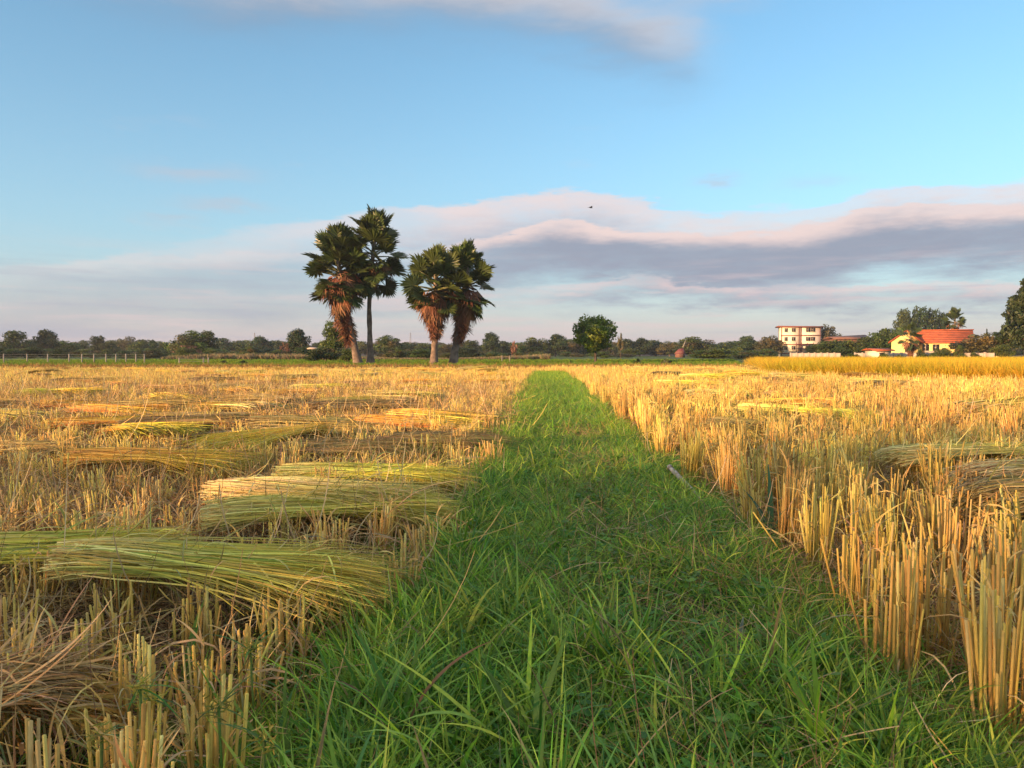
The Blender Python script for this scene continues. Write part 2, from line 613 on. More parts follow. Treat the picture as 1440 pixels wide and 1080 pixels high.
# ------------------------------------------------------------------ stubble
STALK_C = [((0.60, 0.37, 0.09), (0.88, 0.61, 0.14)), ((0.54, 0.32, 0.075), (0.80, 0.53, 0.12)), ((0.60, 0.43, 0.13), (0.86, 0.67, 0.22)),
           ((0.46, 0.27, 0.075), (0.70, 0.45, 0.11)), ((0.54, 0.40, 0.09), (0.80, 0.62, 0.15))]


def stalk_chains(n, h, r, spread=0.052, splay=0.10):
    a = r.uniform(0, 6.283, n)
    rad = spread * np.sqrt(r.uniform(0.02, 1, n))
    b = np.stack([rad * np.cos(a), rad * np.sin(a), np.zeros(n) - 0.01], -1)
    hh = h * r.uniform(0.72, 1.08, n) * np.where(r.uniform(0, 1, n) < 0.14, 0.6, 1)
    lean = np.abs(r.normal(0, splay, n)) * np.where(r.uniform(0, 1, n) < 0.07, 3.0, 1)
    la = a + r.normal(0, 0.9, n)
    tip = b + np.stack([np.cos(la) * np.sin(lean) * hh, np.sin(la) * np.sin(lean) * hh, np.cos(lean) * hh], -1)
    mid = 0.5 * (b + tip) + r.normal(0, 0.004, (n, 3))
    return np.stack([b, mid, tip], 1)


def clump_mesh(name, h, n, seed, leaves=14, k=4):
    r = np.random.default_rng(seed)
    P = stalk_chains(n, h, r)
    rad = r.uniform(0.0024, 0.0046, n)[:, None] * np.array([1.15, 1.0, 0.92])
    V, Q, T, I = tubes(P, rad, k, True)
    ci = r.integers(0, len(STALK_C), n)
    c0 = np.array([STALK_C[i][0] for i in ci])[I]
    c1 = np.array([STALK_C[i][1] for i in ci])[I]
    kk = np.clip(1 + 0.16 * r.standard_normal(n), 0.5, 1.5)[I][:, None]
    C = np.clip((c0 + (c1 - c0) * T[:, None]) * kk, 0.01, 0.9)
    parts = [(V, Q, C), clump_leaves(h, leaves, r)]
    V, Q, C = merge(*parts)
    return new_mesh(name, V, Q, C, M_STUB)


def clump_leaves(h, leaves, r):
    a = r.uniform(0, 6.283, leaves)
    base = np.stack([0.05 * np.cos(a), 0.05 * np.sin(a), r.uniform(0.02, 0.7, leaves) * h], -1)
    V, Q, T, I = ribbons(base, a + r.normal(0, .6, leaves), r.uniform(0.2, 1.3, leaves), r.uniform(-3.0, -0.9, leaves),
                         r.uniform(0.10, 0.34, leaves), r.uniform(0.003, 0.007, leaves), 6, 'leaf', r.normal(0, 0.5, leaves))
    C = shade((0.50, 0.34, 0.14), (0.56, 0.42, 0.20), T, I, leaves, 0.25, r)
    # frayed sheaths along and above the cut stalks
    m = leaves
    a = r.uniform(0, 6.283, m)
    q = 0.05 * np.sqrt(r.uniform(0, 1, m))
    b2 = np.stack([q * np.cos(a), q * np.sin(a), h * r.uniform(0.45, 0.98, m)], -1)
    V2, Q2, T2, I2 = ribbons(b2, a, r.uniform(0.6, 1.55, m), r.normal(-0.7, 0.7, m), r.uniform(0.04, 0.14, m), r.uniform(0.003, 0.008, m), 4, 'leaf', r.normal(0, .8, m))
    C2 = shade((0.62, 0.42, 0.12), (0.74, 0.55, 0.20), T2, I2, m, 0.2, r)
    return merge((V, Q, C), (V2, Q2, C2))


TALL = [clump_mesh('stubble_tall_%d' % i, 0.45, 36 + 3 * (i % 4), 100 + i, 24) for i in range(8)]
SHORT = [clump_mesh('stubble_short_%d' % i, 0.31, 22 + 2 * (i % 4), 200 + i, 18) for i in range(8)]
FARC = [clump_mesh('stubble_far_%d' % i, 0.36, 16, 300 + i, 4) for i in range(5)]


def field_points():
    s = 0.285
    ys = np.arange(1.05, FAR - 0.5, s)
    pts = []
    for y in ys:
        half = 0.74 * y + 2.2
        xs = np.arange(-half, half, s)
        q = np.stack([xs + rng.normal(0, 0.06, len(xs)), np.full(len(xs), y) + rng.normal(0, 0.06, len(xs))], -1)
        pts.append(q)
    p = np.concatenate(pts)
    dx = p[:, 0] - path_x(p[:, 1])
    wob = 0.10 * np.sin(p[:, 1] * 2.3) + 0.07 * np.sin(p[:, 1] * 5.1 + 1)
    keep = (dx < -0.80 + wob) | (dx > 0.86 + wob) | (p[:, 1] > PATH_END + 0.2)
    # ragged gaps where hills are missing
    gp = np.sin(p[:, 0] * 1.7 + 3 * np.sin(p[:, 1] * .9)) * np.sin(p[:, 1] * 2.1 + p[:, 0] * 0.6)
    keep &= (rng.uniform(0, 1, len(p)) > np.where(gp > 0.55, 0.35, 0.06)) | (np.abs(dx) < 1.25)
    keep &= ~((dx < 0) & (p[:, 1] < 2.9) & (rng.uniform(0, 1, len(p)) < 0.2))
    # far corner given over to the standing crop
    keep &= ~rice_zone(p[:, 0], p[:, 1])
    p = p[keep]
    # hills that stand out in the foreground
    hills = np.array([on_z(*q)[:2] for q in [(1018, 690), (1060, 742), (1105, 800), (1150, 830), (1210, 915), (1250, 850), (1300, 955), (1340, 880), (1392, 1012), (1425, 940),
                                             (100, 1030), (165, 968), (280, 965), (190, 1078), (345, 1045), (405, 975), (30, 1070), (440, 905), (50, 905), (290, 1075)]])
    dd = np.sqrt(((p[:, None, :] - hills[None]) ** 2).sum(-1)).min(1)
    return np.concatenate([p[dd > 0.2], hills])


RZ_L = on_z(1085, 521, 0.4)
RZ_N = on_z(1440, 530, 0.4)
RZ_E = (RZ_N - RZ_L).normalized()


def rice_zone(x, y):
    """inside the standing crop: beyond its front edge, right of its side edge"""
    dx, dy = x - RZ_L.x, y - RZ_L.y
    front = RZ_E.x * dy - RZ_E.y * dx
    side = dx - dy * (RZ_L.x / RZ_L.y) * 0.8
    return (front > 0) & (side > 0)


PTS = field_points()
left = PTS[:, 0] < path_x(PTS[:, 1])
dist = np.hypot(PTS[:, 0], PTS[:, 1])
infov = (np.abs(PTS[:, 0]) < 0.69 * PTS[:, 1] + 0.1) & (PTS[:, 1] > 1.55)
order = np.argsort(np.where(infov, dist, 1e9))
NEAR_N = 300
near_ids = order[:NEAR_N]
mask = np.ones(len(PTS), bool)
mask[near_ids] = False


def side_height(l, y):
    return np.where(l, 1.0, 1.0)


# the nearest clumps: single stalks as parts
stalk_meshes = {}
for key, h in (('t', 0.47), ('s', 0.32)):
    ms = []
    for i in range(8):
        r = np.random.default_rng(900 + i)
        P = np.array([[[0, 0, -0.01], [r.normal(0, .004), r.normal(0, .004), h * 0.5], [r.normal(0, .006), r.normal(0, .006), h]]])
        V, Q, T, I = tubes(P, np.array([[0.0056, 0.0046, 0.0041]]) * r.uniform(0.75, 1.15), 4, True)
        # oblique cut
        top = T > 0.99
        V[top, 2] += V[top, 0] * r.uniform(-1.5, 1.5)
        c0, c1 = STALK_C[i % len(STALK_C)]
        C = np.array(c0) + (np.array(c1) - np.array(c0)) * T[:, None]
        ms.append(new_mesh('stalk', V, Q, C, M_STUB, False))
    stalk_meshes[key] = ms

MARK_S = [('the long yellow-green sheaf', on_z(300, 830, 0)), ('the greenest sheaf', on_z(60, 780, 0)), ('the fanned green-middled sheaf', on_z(460, 740, 0)),
          ('the golden sunlit sheaf', on_z(215, 690, 0)), ('the brown bent sheaf', on_z(40, 1010, 0)), ('the drooping green-tipped sheaf', on_z(560, 700, 0))]
MARK_T = [('the weathered white pipe', on_z(1010, 700, 0)), ('the thick rolled brown sheaf', on_z(1440, 760, 0)), ('the thin straight pale sheaf', on_z(1340, 690, 0)),
          ('the blue-green reed blade', on_z(1085, 775, 0)), ('the arching grass at the path corner', on_z(1330, 1000, 0))]


def clump_label(x, y, l):
    """which landmark the clump stands nearest to, and whether it lines the path"""
    nm = min(MARK_S if l else MARK_T, key=lambda m: (m[1].x - x) ** 2 + (m[1].y - y) ** 2)[0]
    edge_ = abs(x - path_x(y)) < 1.2
    lab = '%s stubble clump %s nearest %s' % ('short cut' if l else 'tall golden', 'at path edge' if edge_ else 'in the field', nm)
    return lab, '%s stubble %s by %s' % ('short' if l else 'tall', 'lining the path' if edge_ else 'in the field', nm)


nr = np.random.default_rng(55)
for j, pid in enumerate(near_ids):
    x, y = PTS[pid]
    l = bool(left[pid])
    lab, grp = clump_label(x, y, l)
    rz = nr.uniform(0, 6.283)
    sc = nr.uniform(0.85, 1.15)
    if j < 26:
        e = empty('rice_stubble_clump', (x, y, 0), rz, lab, 'stubble', grp)
        n = 34 if not l else 22
        h = 0.47 if not l else 0.32
        ch = stalk_chains(n, h, nr, 0.06, 0.10)
        for c in ch:
            d = Vector(c[2] - c[0])
            hh = d.length
            o = link('stalk', stalk_meshes['s' if l else 't'][nr.integers(0, 8)], e, tuple(c[0]))
            o.rotation_euler = d.to_track_quat('Z', 'Y').to_euler()
            o.scale = (1, 1, hh / h)
        V, Q, C = clump_leaves(h, 16, nr)
        link('dry_leaves', new_mesh('dry_leaves', V, Q, C, M_STUB), e)
    else:
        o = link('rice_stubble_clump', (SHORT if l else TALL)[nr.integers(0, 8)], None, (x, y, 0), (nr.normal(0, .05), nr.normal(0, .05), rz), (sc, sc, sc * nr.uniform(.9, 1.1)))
        tag(o, lab, 'stubble', grp)

rest = np.where(mask)[0]
P = np.concatenate([PTS[rest], np.zeros((len(rest), 1))], 1)
l = left[rest]
yy = PTS[rest][:, 1]
far = yy > 16
vid = np.where(far, 16 + rng.integers(0, 5, len(rest)), np.where(l, 8, 0) + rng.integers(0, 8, len(rest)))
s = rng.uniform(0.85, 1.15, len(rest))
zs = s * rng.uniform(0.85, 1.12, len(rest)) * np.where(far & l, 0.92, np.where(far, 1.12, 1.0))
ws = s * np.where(far, 1.15, 1.0)
scatter('rice_stubble', P, zrot(len(rest), 0.06), np.stack([ws, ws, zs], -1), vid, TALL + SHORT + FARC,
        'cut golden rice stubble covering the field on both sides of the path', 'stubble')


# ------------------------------------------------------------------ straw litter
def litter_mesh(name, n, seed, hmax):
    r = np.random.default_rng(seed)
    base = np.stack([r.uniform(-.28, .28, n), r.uniform(-.28, .28, n), r.uniform(0.005, hmax, n)], -1)
    V, Q, T, I = ribbons(base, r.uniform(0, 6.283, n), r.normal(0.15, 0.35, n), r.normal(-0.4, 0.9, n), r.uniform(0.14, 0.5, n),
                         r.uniform(0.0018, 0.0045, n), 6, 'straw', r.normal(0, .6, n))
    V[:, 2] = np.maximum(V[:, 2], 0.004)
    c = np.array([(0.50, 0.34, 0.15), (0.34, 0.20, 0.09), (0.64, 0.50, 0.28), (0.26, 0.16, 0.08), (0.62, 0.43, 0.15)])[r.integers(0, 5, n)]
    C = np.clip(c * np.clip(1 + .2 * r.standard_normal(n), .4, 1.6)[:, None], .01, .9)[I]
    return new_mesh(name, V, Q, C, M_LITTER)


LIT = [litter_mesh('litter_%d' % i, 46, 400 + i, 0.15) for i in range(6)]


def field_random(n, y0, y1, pw=1.0):
    y = y0 + (y1 - y0) * rng.uniform(0, 1, n) ** pw
    x = rng.uniform(-1, 1, n) * (0.74 * y + 1.5)
    dx = x - path_x(y)
    k = ((dx < -0.82) | (dx > 0.9)) & ~rice_zone(x, y)
    return np.stack([x[k], y[k]], -1)


lp = np.concatenate([field_random(1500, 1.1, 6, 0.6), field_random(4200, 6, 20, 0.6), field_random(4000, 20, 41.5, 0.6)])
vid = rng.integers(0, 6, len(lp))
sl = np.where(lp[:, 1] > 20, 1.9, np.where(lp[:, 1] > 6, 1.25, 1.0)) * rng.uniform(.8, 1.2, len(lp))
zl = sl * np.where(lp[:, 0] < path_x(lp[:, 1]), 1.1, 0.9)
zl = np.where(lp[:, 1] > 20, 0.9 * rng.uniform(.6, 1.2, len(lp)), zl)
scatter('straw_litter', np.concatenate([lp, np.zeros((len(lp), 1))], 1), zrot(len(lp), 0.05), np.stack([sl, sl, zl], -1), vid, LIT,
        'tangled brown dry leaves and straw lying between the stubble', 'straw')


# ------------------------------------------------------------------ cut sheaves
def sheaf_mesh(name, L, a, b, n, seed, tint='green', nseg=9, w=0.005, messy=0.10):
    """rice straw lying along +x; cut ends at x=0, grain heads at x=L; z=0 is the bed it lies on"""
    r = np.random.default_rng(seed)
    th = r.uniform(0, 6.283, n)
    rr = np.sqrt(r.uniform(0, 1, n))
    y0, z0 = a * rr * np.cos(th), b * rr * np.sin(th) + b
    fan = r.normal(0, messy, n) + y0 / a * 0.10
    ln = L * r.uniform(0.72, 1.08, n)
    x0 = r.uniform(-0.03, 0.09, n) * L
    t = np.linspace(0, 1, nseg + 1)
    s = ln[:, None] * t
    X = x0[:, None] + s * np.cos(fan)[:, None]
    wav = r.normal(0, 0.018, n)[:, None] * np.sin(t * 3.1 + r.uniform(0, 3, n)[:, None])
    Y = y0[:, None] * (1 - 0.15 * np.sin(t * 3.14)) + s * np.sin(fan)[:, None] + wav
    droop = r.uniform(0.03, 0.24, n)[:, None] * np.clip(t - 0.55, 0, 1) ** 2 * 2.8 * L * 0.55
    butt = r.uniform(0.0, 0.12, n)[:, None] * np.clip(0.25 - t, 0, 1) ** 2 * 6 * L
    Z = z0[:, None] * (1 - 0.25 * np.abs(t - .4)) - droop - butt + 0.012 * np.sin(6 * t + th[:, None])
    P = np.stack([X, Y, Z], -1)
    d = np.gradient(P, axis=1)
    d /= np.linalg.norm(d, axis=2, keepdims=True)
    tw = r.uniform(0, 6.283, n)
    ref = np.stack([np.zeros(n), np.cos(tw), np.sin(tw)], -1)[:, None, :]
    S = np.cross(d, ref)
    S /= np.linalg.norm(S, axis=2, keepdims=True)
    W = (w * r.uniform(0.5, 1.4, n))[:, None] * np.where(t < 0.72, 0.5, 0.5 - 0.32 * (t - 0.72) / .28)[None, :]
    A, B = P - S * W[..., None], P + S * W[..., None]
    V = np.stack([A, B], 2).reshape(-1, 3)
    i = np.arange(n)[:, None] * (nseg + 1) * 2 + np.arange(nseg)[None, :] * 2
    Q = np.stack([i, i + 1, i + 3, i + 2], -1).reshape(-1, 4)
    T = np.repeat(np.tile(t, n), 2)
    I = np.repeat(np.arange(n), (nseg + 1) * 2)
    pal = {'green': [(0.80, 0.62, 0.24), (0.54, 0.56, 0.08), (0.66, 0.50, 0.10)],
           'straw': [(0.82, 0.62, 0.25), (0.66, 0.60, 0.11), (0.72, 0.53, 0.11)],
           'gold': [(0.72, 0.46, 0.12), (0.66, 0.46, 0.08), (0.52, 0.46, 0.06)],
           'pale': [(0.74, 0.58, 0.28), (0.66, 0.56, 0.18), (0.56, 0.50, 0.11)],
           'brown': [(0.42, 0.30, 0.14), (0.46, 0.35, 0.12), (0.36, 0.25, 0.09)]}[tint]
    c = np.array(pal)
    tt = np.clip(T + np.clip(r.normal(0, .18, n), -.3, .3)[I], 0, 1)
    lo = tt < 0.5
    f = np.where(lo, tt * 2, tt * 2 - 1)[:, None]
    C = np.where(lo[:, None], c[0] + (c[1] - c[0]) * f, c[1] + (c[2] - c[1]) * f)
    k = np.clip(1 + 0.30 * r.standard_normal(n), 0.3, 1.7)[I][:, None]
    hue = (0.10 * r.standard_normal((n, 3)) * np.array([1.0, 0.4, .6]))[I]
    C = np.clip(C * (k + hue), 0.01, 0.9)
    parts = [(V, Q, C)]
    # loose dry leaves sticking out and hanging below
    m = n // 4
    base = np.stack([r.uniform(0.02, 0.95, m) * L, r.normal(0, a * 0.75, m), r.uniform(0.2, 1.7, m) * b], -1)
    v, q, T2, I2 = ribbons(base, r.normal(0, 0.9, m), r.normal(0.1, 0.4, m), r.normal(-1.1, 0.8, m), r.uniform(0.1, 0.34, m), r.uniform(.003, .007, m), 6, 'leaf', r.normal(0, .6, m))
    cc = shade(pal[1], (0.46, 0.34, 0.16), T2, I2, m, 0.25, r)
    parts.append((v, q, cc))
    V, Q, C = merge(*parts)
    return new_mesh(name, V, Q, C, M_STRAW)


def heads_mesh(L, a, b, n, seed):
    """drooping grain heads: short fine sprays at the far end"""
    r = np.random.default_rng(seed)
    base = np.stack([L * r.uniform(0.72, 0.98, n), r.normal(0, a * 1.0, n), b * r.uniform(-0.4, 1.0, n) - 0.02], -1)
    V, Q, T, I = ribbons(base, r.normal(0, .5, n), r.uniform(-.5, .2, n), r.uniform(-1.6, -.5, n), r.uniform(.12, .25, n), r.uniform(.004, .009, n), 6, 'leaf', r.normal(0, .9, n))
    C = shade((0.46, 0.38, 0.09), (0.56, 0.36, 0.09), T, I, n, 0.22, r)
    return new_mesh('grain_heads', V, Q, C, M_STRAW)


def sheaf(p0, p1, z, a, b, n, seed, tint, label, heads=True, group=None, w=0.0043):
    A, B = on_z(*p0, z), on_z(*p1, z)
    d = B - A
    L = d.length
    z -= 0.008
    b *= 0.78
    n = int(n * 1.25)
    A.z = z
    e = empty('rice_sheaf', A, 0, label, 'sheaf', group)
    e.rotation_euler = (0, 0, math.atan2(d.y, d.x))
    link('straw', sheaf_mesh('straw', L, a, b, n, seed, tint, 9, w, 0.24 if tint == 'brown' else 0.085), e)
    if heads:
        link('grain_heads', heads_mesh(L, a, b, n // 3, seed + 1), e)
    return e


sheaf((88, 792), (500, 812), 0.285, 0.085, 0.06, 900, 1, 'straw', 'long yellow-green rice sheaf laid across the short stubble beside the grass path')
sheaf((-140, 790), (235, 768), 0.27, 0.13, 0.05, 900, 2, 'green', 'greenest rice sheaf, lying behind the long yellow-green one')
sheaf((292, 728), (605, 706), 0.26, 0.15, 0.05, 850, 3, 'straw', 'fanned rice sheaf with pale cut ends and green middle, overlapping a paler sheaf')
sheaf((305, 690), (590, 700), 0.29, 0.16, 0.05, 750, 4, 'pale', 'pale straw sheaf half covered by the fanned green sheaf')
sheaf((395, 668), (645, 668), 0.27, 0.15, 0.05, 750, 5, 'green', 'drooping green-tipped rice sheaf whose heads reach the path grass')
sheaf((98, 646), (335, 646), 0.30, 0.17, 0.055, 750, 6, 'gold', 'golden sunlit rice sheaf resting above a dark hollow in the stubble')
sheaf((455, 604), (300, 624), 0.30, 0.16, 0.05, 600, 7, 'gold', 'golden rice sheaf lying slantwise behind the sunlit one')
sheaf((395, 634), (560, 626), 0.26, 0.2, 0.045, 520, 8, 'brown', 'brown matted straw sheaf between golden and green sheaves')
sheaf((520, 622), (700, 612), 0.26, 0.2, 0.04, 520, 9, 'brown', 'flattened brown and green straw sheaf close to the path edge')
sheaf((-110, 1000), (100, 950), 0.22, 0.13, 0.05, 700, 10, 'brown', 'brown bent rice sheaf beside very short stubble stalks in the dark soil')
sheaf((-30, 632), (110, 628), 0.26, 0.2, 0.04, 450, 11, 'brown', 'dull brown straw sheaf beyond the golden sunlit one')
sheaf((1378, 716), (1590, 694), 0.36, 0.15, 0.08, 900, 12, 'brown', 'thick rolled brown straw sheaf heaped on the tall stubble')
sheaf((1372, 682), (1560, 664), 0.39, 0.17, 0.07, 800, 13, 'pale', 'pale straw sheaf heaped behind the thick rolled brown sheaf')
sheaf((1250, 640), (1450, 628), 0.41, 0.13, 0.035, 550, 14, 'pale', 'thin straight pale sheaf propped level on top of tall stubble')
sheaf((1000, 598), (1088, 604), 0.36, 0.22, 0.06, 450, 15, 'brown', 'short brown sheaf above a dark gap in the tall stubble')
sheaf((1040, 575), (1225, 583), 0.36, 0.2, 0.05, 500, 16, 'green', 'long grey-green sheaf lying on tall stubble behind the short brown sheaf')

# sheaves further off, copies of a few shapes
FSH = [(t, sheaf_mesh('straw', 1.15, 0.22, 0.06, 300, 60 + i, t, 7, 0.009)) for i, t in enumerate(['gold', 'brown', 'green', 'pale', 'gold', 'brown'])]
FLAB = {'gold': 'distant golden straw sheaf lying in a row on the stubble', 'brown': 'distant brown straw sheaf lying in a row on the stubble',
        'green': 'distant greenish straw sheaf lying in a row on the stubble', 'pale': 'distant pale straw sheaf lying in a row on the stubble'}
fr = np.random.default_rng(21)
rows = [(7.4, -6.5, -0.9, 4), (8.6, -7, -1.0, 5), (10.2, -8, -0.8, 6), (12.0, -9, -0.8, 7), (14.5, -11, -0.7, 8), (17.5, -13, -0.6, 9), (21, -15, -0.5, 9), (26, -18, -0.3, 10),
        (32, -22, 0, 12), (38, -26, 0.2, 12),
        (9.5, 3.2, 7, 2), (13, 2.4, 5, 2), (16, 5, 11, 3), (19.5, 2.6, 9, 4), (24, 3, 14, 5), (30, 3.4, 12, 4), (37, 3.4, 12, 4)]
for y, x0, x1, n in rows:
    for q in range(n):
        x = x0 + (x1 - x0) * (q + fr.uniform(0.15, 0.85)) / n
        yy_ = y + fr.normal(0, 0.05 * y)
        if rice_zone(x, yy_) or abs(x + 0.5 - path_x(yy_)) < 1.3:
            continue
        tnt, me = FSH[fr.integers(0, 6)]
        z = 0.25 if x < path_x(yy_) else 0.34
        k = fr.uniform(0.9, 1.3)
        o = link('rice_sheaf', me, None, (x, yy_, z), (fr.normal(0, .03), fr.normal(0.0, .05), fr.normal(0.05, 0.45) + (math.pi if fr.uniform() < .3 else 0)), (k, k * 1.2, k * 0.85))
        ps_ = 'pipe side of the path' if x > path_x(yy_) else 'field side with the palms'
        tag(o, FLAB[tnt].replace(' lying in a row', '') + ', ' + ps_, 'sheaf', tnt + ' sheaves further off, ' + ps_)


# ------------------------------------------------------------------ grass on the path
GC = [(0.15, 0.33, 0.03), (0.20, 0.40, 0.035), (0.27, 0.46, 0.04), (0.11, 0.28, 0.06), (0.21, 0.35, 0.06), (0.36, 0.47, 0.06)]


def tuft_mesh(name, n, hmin, hmax, wmin, wmax, spread, seed, nseg=5, dry=0.06, lay=0.0):
    r = np.random.default_rng(seed)
    a = r.uniform(0, 6.283, n)
    rad = spread * np.sqrt(r.uniform(0, 1, n))
    base = np.stack([rad * np.cos(a), rad * np.sin(a), np.full(n, -0.01)], -1)
    el = np.clip(r.normal(1.15 - lay, 0.28, n), 0.15, 1.55)
    V, Q, T, I = ribbons(base, a + r.normal(0, .8, n), el, r.uniform(-1.5, -0.15, n), r.uniform(hmin, hmax, n), r.uniform(wmin, wmax, n), nseg, 'leaf', r.normal(0, .5, n))
    c = np.array(GC)[r.integers(0, len(GC), n)]
    dr = r.uniform(0, 1, n) < dry
    c[dr] = np.array([(0.42, 0.33, 0.13), (0.34, 0.25, 0.11), (0.5, 0.42, 0.2)])[r.integers(0, 3, dr.sum())]
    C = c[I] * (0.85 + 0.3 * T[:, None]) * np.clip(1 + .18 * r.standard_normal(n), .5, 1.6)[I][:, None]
    return new_mesh(name, V, Q, np.clip(C, .005, .9), M_GRASS)


def broad_mesh(name, n, seed):
    """low broad-leaved weeds"""
    r = np.random.default_rng(seed)
    a = r.uniform(0, 6.283, n)
    base = np.stack([r.uniform(-.05, .05, n), r.uniform(-.05, .05, n), r.uniform(0.02, 0.10, n)], -1)
    V, Q, T, I = ribbons(base, a, r.uniform(-.1, .7, n), r.uniform(-1.2, 0, n), r.uniform(0.025, 0.055, n), r.uniform(0.014, 0.026, n), 4, 'leaf', r.normal(0, .3, n))
    c = np.array([(0.10, 0.27, 0.03), (0.15, 0.33, 0.035), (0.08, 0.22, 0.03)])[r.integers(0, 3, n)]
    return new_mesh(name, V, Q, c[I], M_GRASS)


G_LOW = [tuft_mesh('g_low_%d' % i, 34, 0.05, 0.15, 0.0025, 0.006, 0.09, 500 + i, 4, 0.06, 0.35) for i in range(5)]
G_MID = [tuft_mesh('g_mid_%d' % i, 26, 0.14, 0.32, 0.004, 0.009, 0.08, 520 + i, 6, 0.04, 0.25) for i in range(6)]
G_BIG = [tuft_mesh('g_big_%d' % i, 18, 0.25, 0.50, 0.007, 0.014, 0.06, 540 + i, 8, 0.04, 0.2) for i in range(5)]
G_BRD = [broad_mesh('g_broad_%d' % i, 22, 560 + i) for i in range(3)]
G_DRY = [litter_mesh('g_dry_%d' % i, 22, 580 + i, 0.05) for i in range(2)]
GV = G_LOW + G_MID + G_BIG + G_BRD + G_DRY
o_low, o_mid, o_big, o_brd, o_dry = 0, 5, 11, 16, 19


def grass_points():
    P_, S_, I_ = [], [], []

    def add(n, y0, y1, dxf, vid0, nv, s0, s1, pw=1.0, thin=None):
        y = y0 + (y1 - y0) * rng.uniform(0, 1, n) ** pw
        dx = dxf(n)
        x = path_x(y) + dx
        z = np.interp(dx, [-0.95, -0.78, -0.6, 0.6, 0.78, 0.97], [0, 0.06, 0.12, 0.12, 0.06, 0])
        k = np.ones(n, bool)
        if thin is not None:
            k = rng.uniform(0, 1, n) > thin(x, y, dx)
        P_.append(np.stack([x, y, z], -1)[k])
        S_.append(rng.uniform(s0, s1, n)[k])
        I_.append((vid0 + rng.integers(0, nv, n))[k])

    uni = lambda lo, hi: (lambda n: rng.uniform(lo, hi, n))
    edge = lambda c, w: (lambda n: rng.normal(c, w, n))
    worn = lambda x, y, dx: np.where(np.abs(dx - 0.12 - 0.1 * np.sin(y * .8)) < 0.20, 0.45 + 0.36 * np.sin(y * 3.1), 0.0)
    # near
    low = lambda x, y, dx: np.where(np.abs(dx - .15) < .33, .88, .35)
    add(6500, 1.0, 8, uni(-.88, .9), o_low, 5, 0.8, 1.35, 1, worn)
    add(800, 1.0, 8, uni(-.85, .85), o_mid, 6, 0.40, 0.75, 1, low)
    add(520, 1.0, 9, edge(-0.72, 0.13), o_mid, 6, 0.5, 0.95)
    add(340, 1.0, 9, edge(0.76, 0.10), o_mid, 6, 0.45, 0.8)
    add(46, 1.0, 9, edge(-0.76, 0.10), o_big, 5, 0.5, 0.8)
    add(14, 1.0, 9, edge(0.78, 0.10), o_big, 5, 0.4, 0.7)
    add(1100, 1.0, 8, uni(-.78, .85), o_brd, 3, 0.4, 0.9)
    add(240, 1.0, 9, edge(.16, .22), o_dry, 2, 0.4, 0.8)
    add(60, 1.0, 4, edge(.2, .4), o_dry, 2, 0.5, 0.9)
    # the tangle of taller grass at the foot of the path
    add(150, 1.0, 2.4, uni(-1.05, 0.95), o_mid, 6, 0.5, 0.85)
    add(60, 1.0, 2.6, uni(-1.15, 0.1), o_big, 5, 0.5, 0.85)
    add(22, 1.0, 2.2, uni(0, 0.9), o_big, 5, 0.4, 0.7)
    # middle and far
    add(5200, 8, 24, uni(-.88, .9), o_low, 5, 1.2, 1.9, 0.8, worn)
    add(1300, 8, 24, uni(-.85, .85), o_mid, 6, 0.5, 0.8, 0.8, low)
    add(700, 8, 24, edge(-.72, .14), o_mid, 6, 0.6, 1.0, 0.8)
    add(600, 8, 24, edge(.76, .12), o_mid, 6, 0.6, 0.95, 0.8)
    add(2400, 24, PATH_END, uni(-.9, .92), o_mid, 6, 0.5, 0.95, 0.8)
    P, S, I = np.concatenate(P_), np.concatenate(S_), np.concatenate(I_)
    k = np.hypot(P[:, 0], P[:, 1]) > 0.95
    return P[k], S[k], I[k]


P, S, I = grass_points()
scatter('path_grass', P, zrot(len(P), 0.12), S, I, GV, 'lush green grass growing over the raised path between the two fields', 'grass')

# a few green blades straying between the stubble
n = 700
y = 1.2 + 14 * rng.uniform(0, 1, n) ** 1.3
sd = np.where(rng.uniform(0, 1, n) < 0.7, -1, 1)
dx = sd * (0.85 + np.abs(rng.normal(0, 0.35, n)))
P = np.stack([path_x(y) + dx, y, np.zeros(n)], -1)
scatter('stray_grass', P, zrot(n, 0.2), rng.uniform(.5, 1.0, n), o_mid + rng.integers(0, 6, n), GV,
        'thin green grass straying from the path edge into the stubble', 'grass')

# ------------------------------------------------------------------ standing rice, far green paddy, reeds
def rice_mesh(name, seed, h, n, cols, mat, w=(0.008, 0.018), bend=(-1.6, -0.2)):
    r = np.random.default_rng(seed)
    a = r.uniform(0, 6.283, n)
    base = np.stack([.08 * np.cos(a), .08 * np.sin(a), np.zeros(n)], -1)
    V, Q, T, I = ribbons(base, a, r.uniform(1.25, 1.56, n), r.uniform(*bend, n), h * r.uniform(.75, 1.2, n), r.uniform(*w, n), 5, 'leaf', r.normal(0, .6, n))
    c = np.array(cols)[r.integers(0, len(cols), n)]
    C = np.clip(c[I] * np.clip(1 + .15 * r.standard_normal(n), .5, 1.5)[I][:, None], .01, .9)
    return new_mesh(name, V, Q, C, mat)


RI = [rice_mesh('ripe_%d' % i, 600 + i, 0.80, 30, [(0.68, 0.42, 0.04), (0.60, 0.40, 0.035), (0.42, 0.38, 0.04), (0.70, 0.46, 0.06)], M_RICE) for i in range(4)]
n = 30000
y = 18 + 36 * rng.uniform(0, 1, n) ** 1.3
x = rng.uniform(0.1, 0.80, n) * y
k = rice_zone(x, y)
P = np.stack([x[k], y[k], 0 * x[k]], -1)
scatter('standing_rice', P, zrot(len(P), .05), rng.uniform(.85, 1.08, len(P)), rng.integers(0, 4, len(P)), RI,
        'uncut ripe golden rice standing in front of the white boundary wall', 'rice crop')

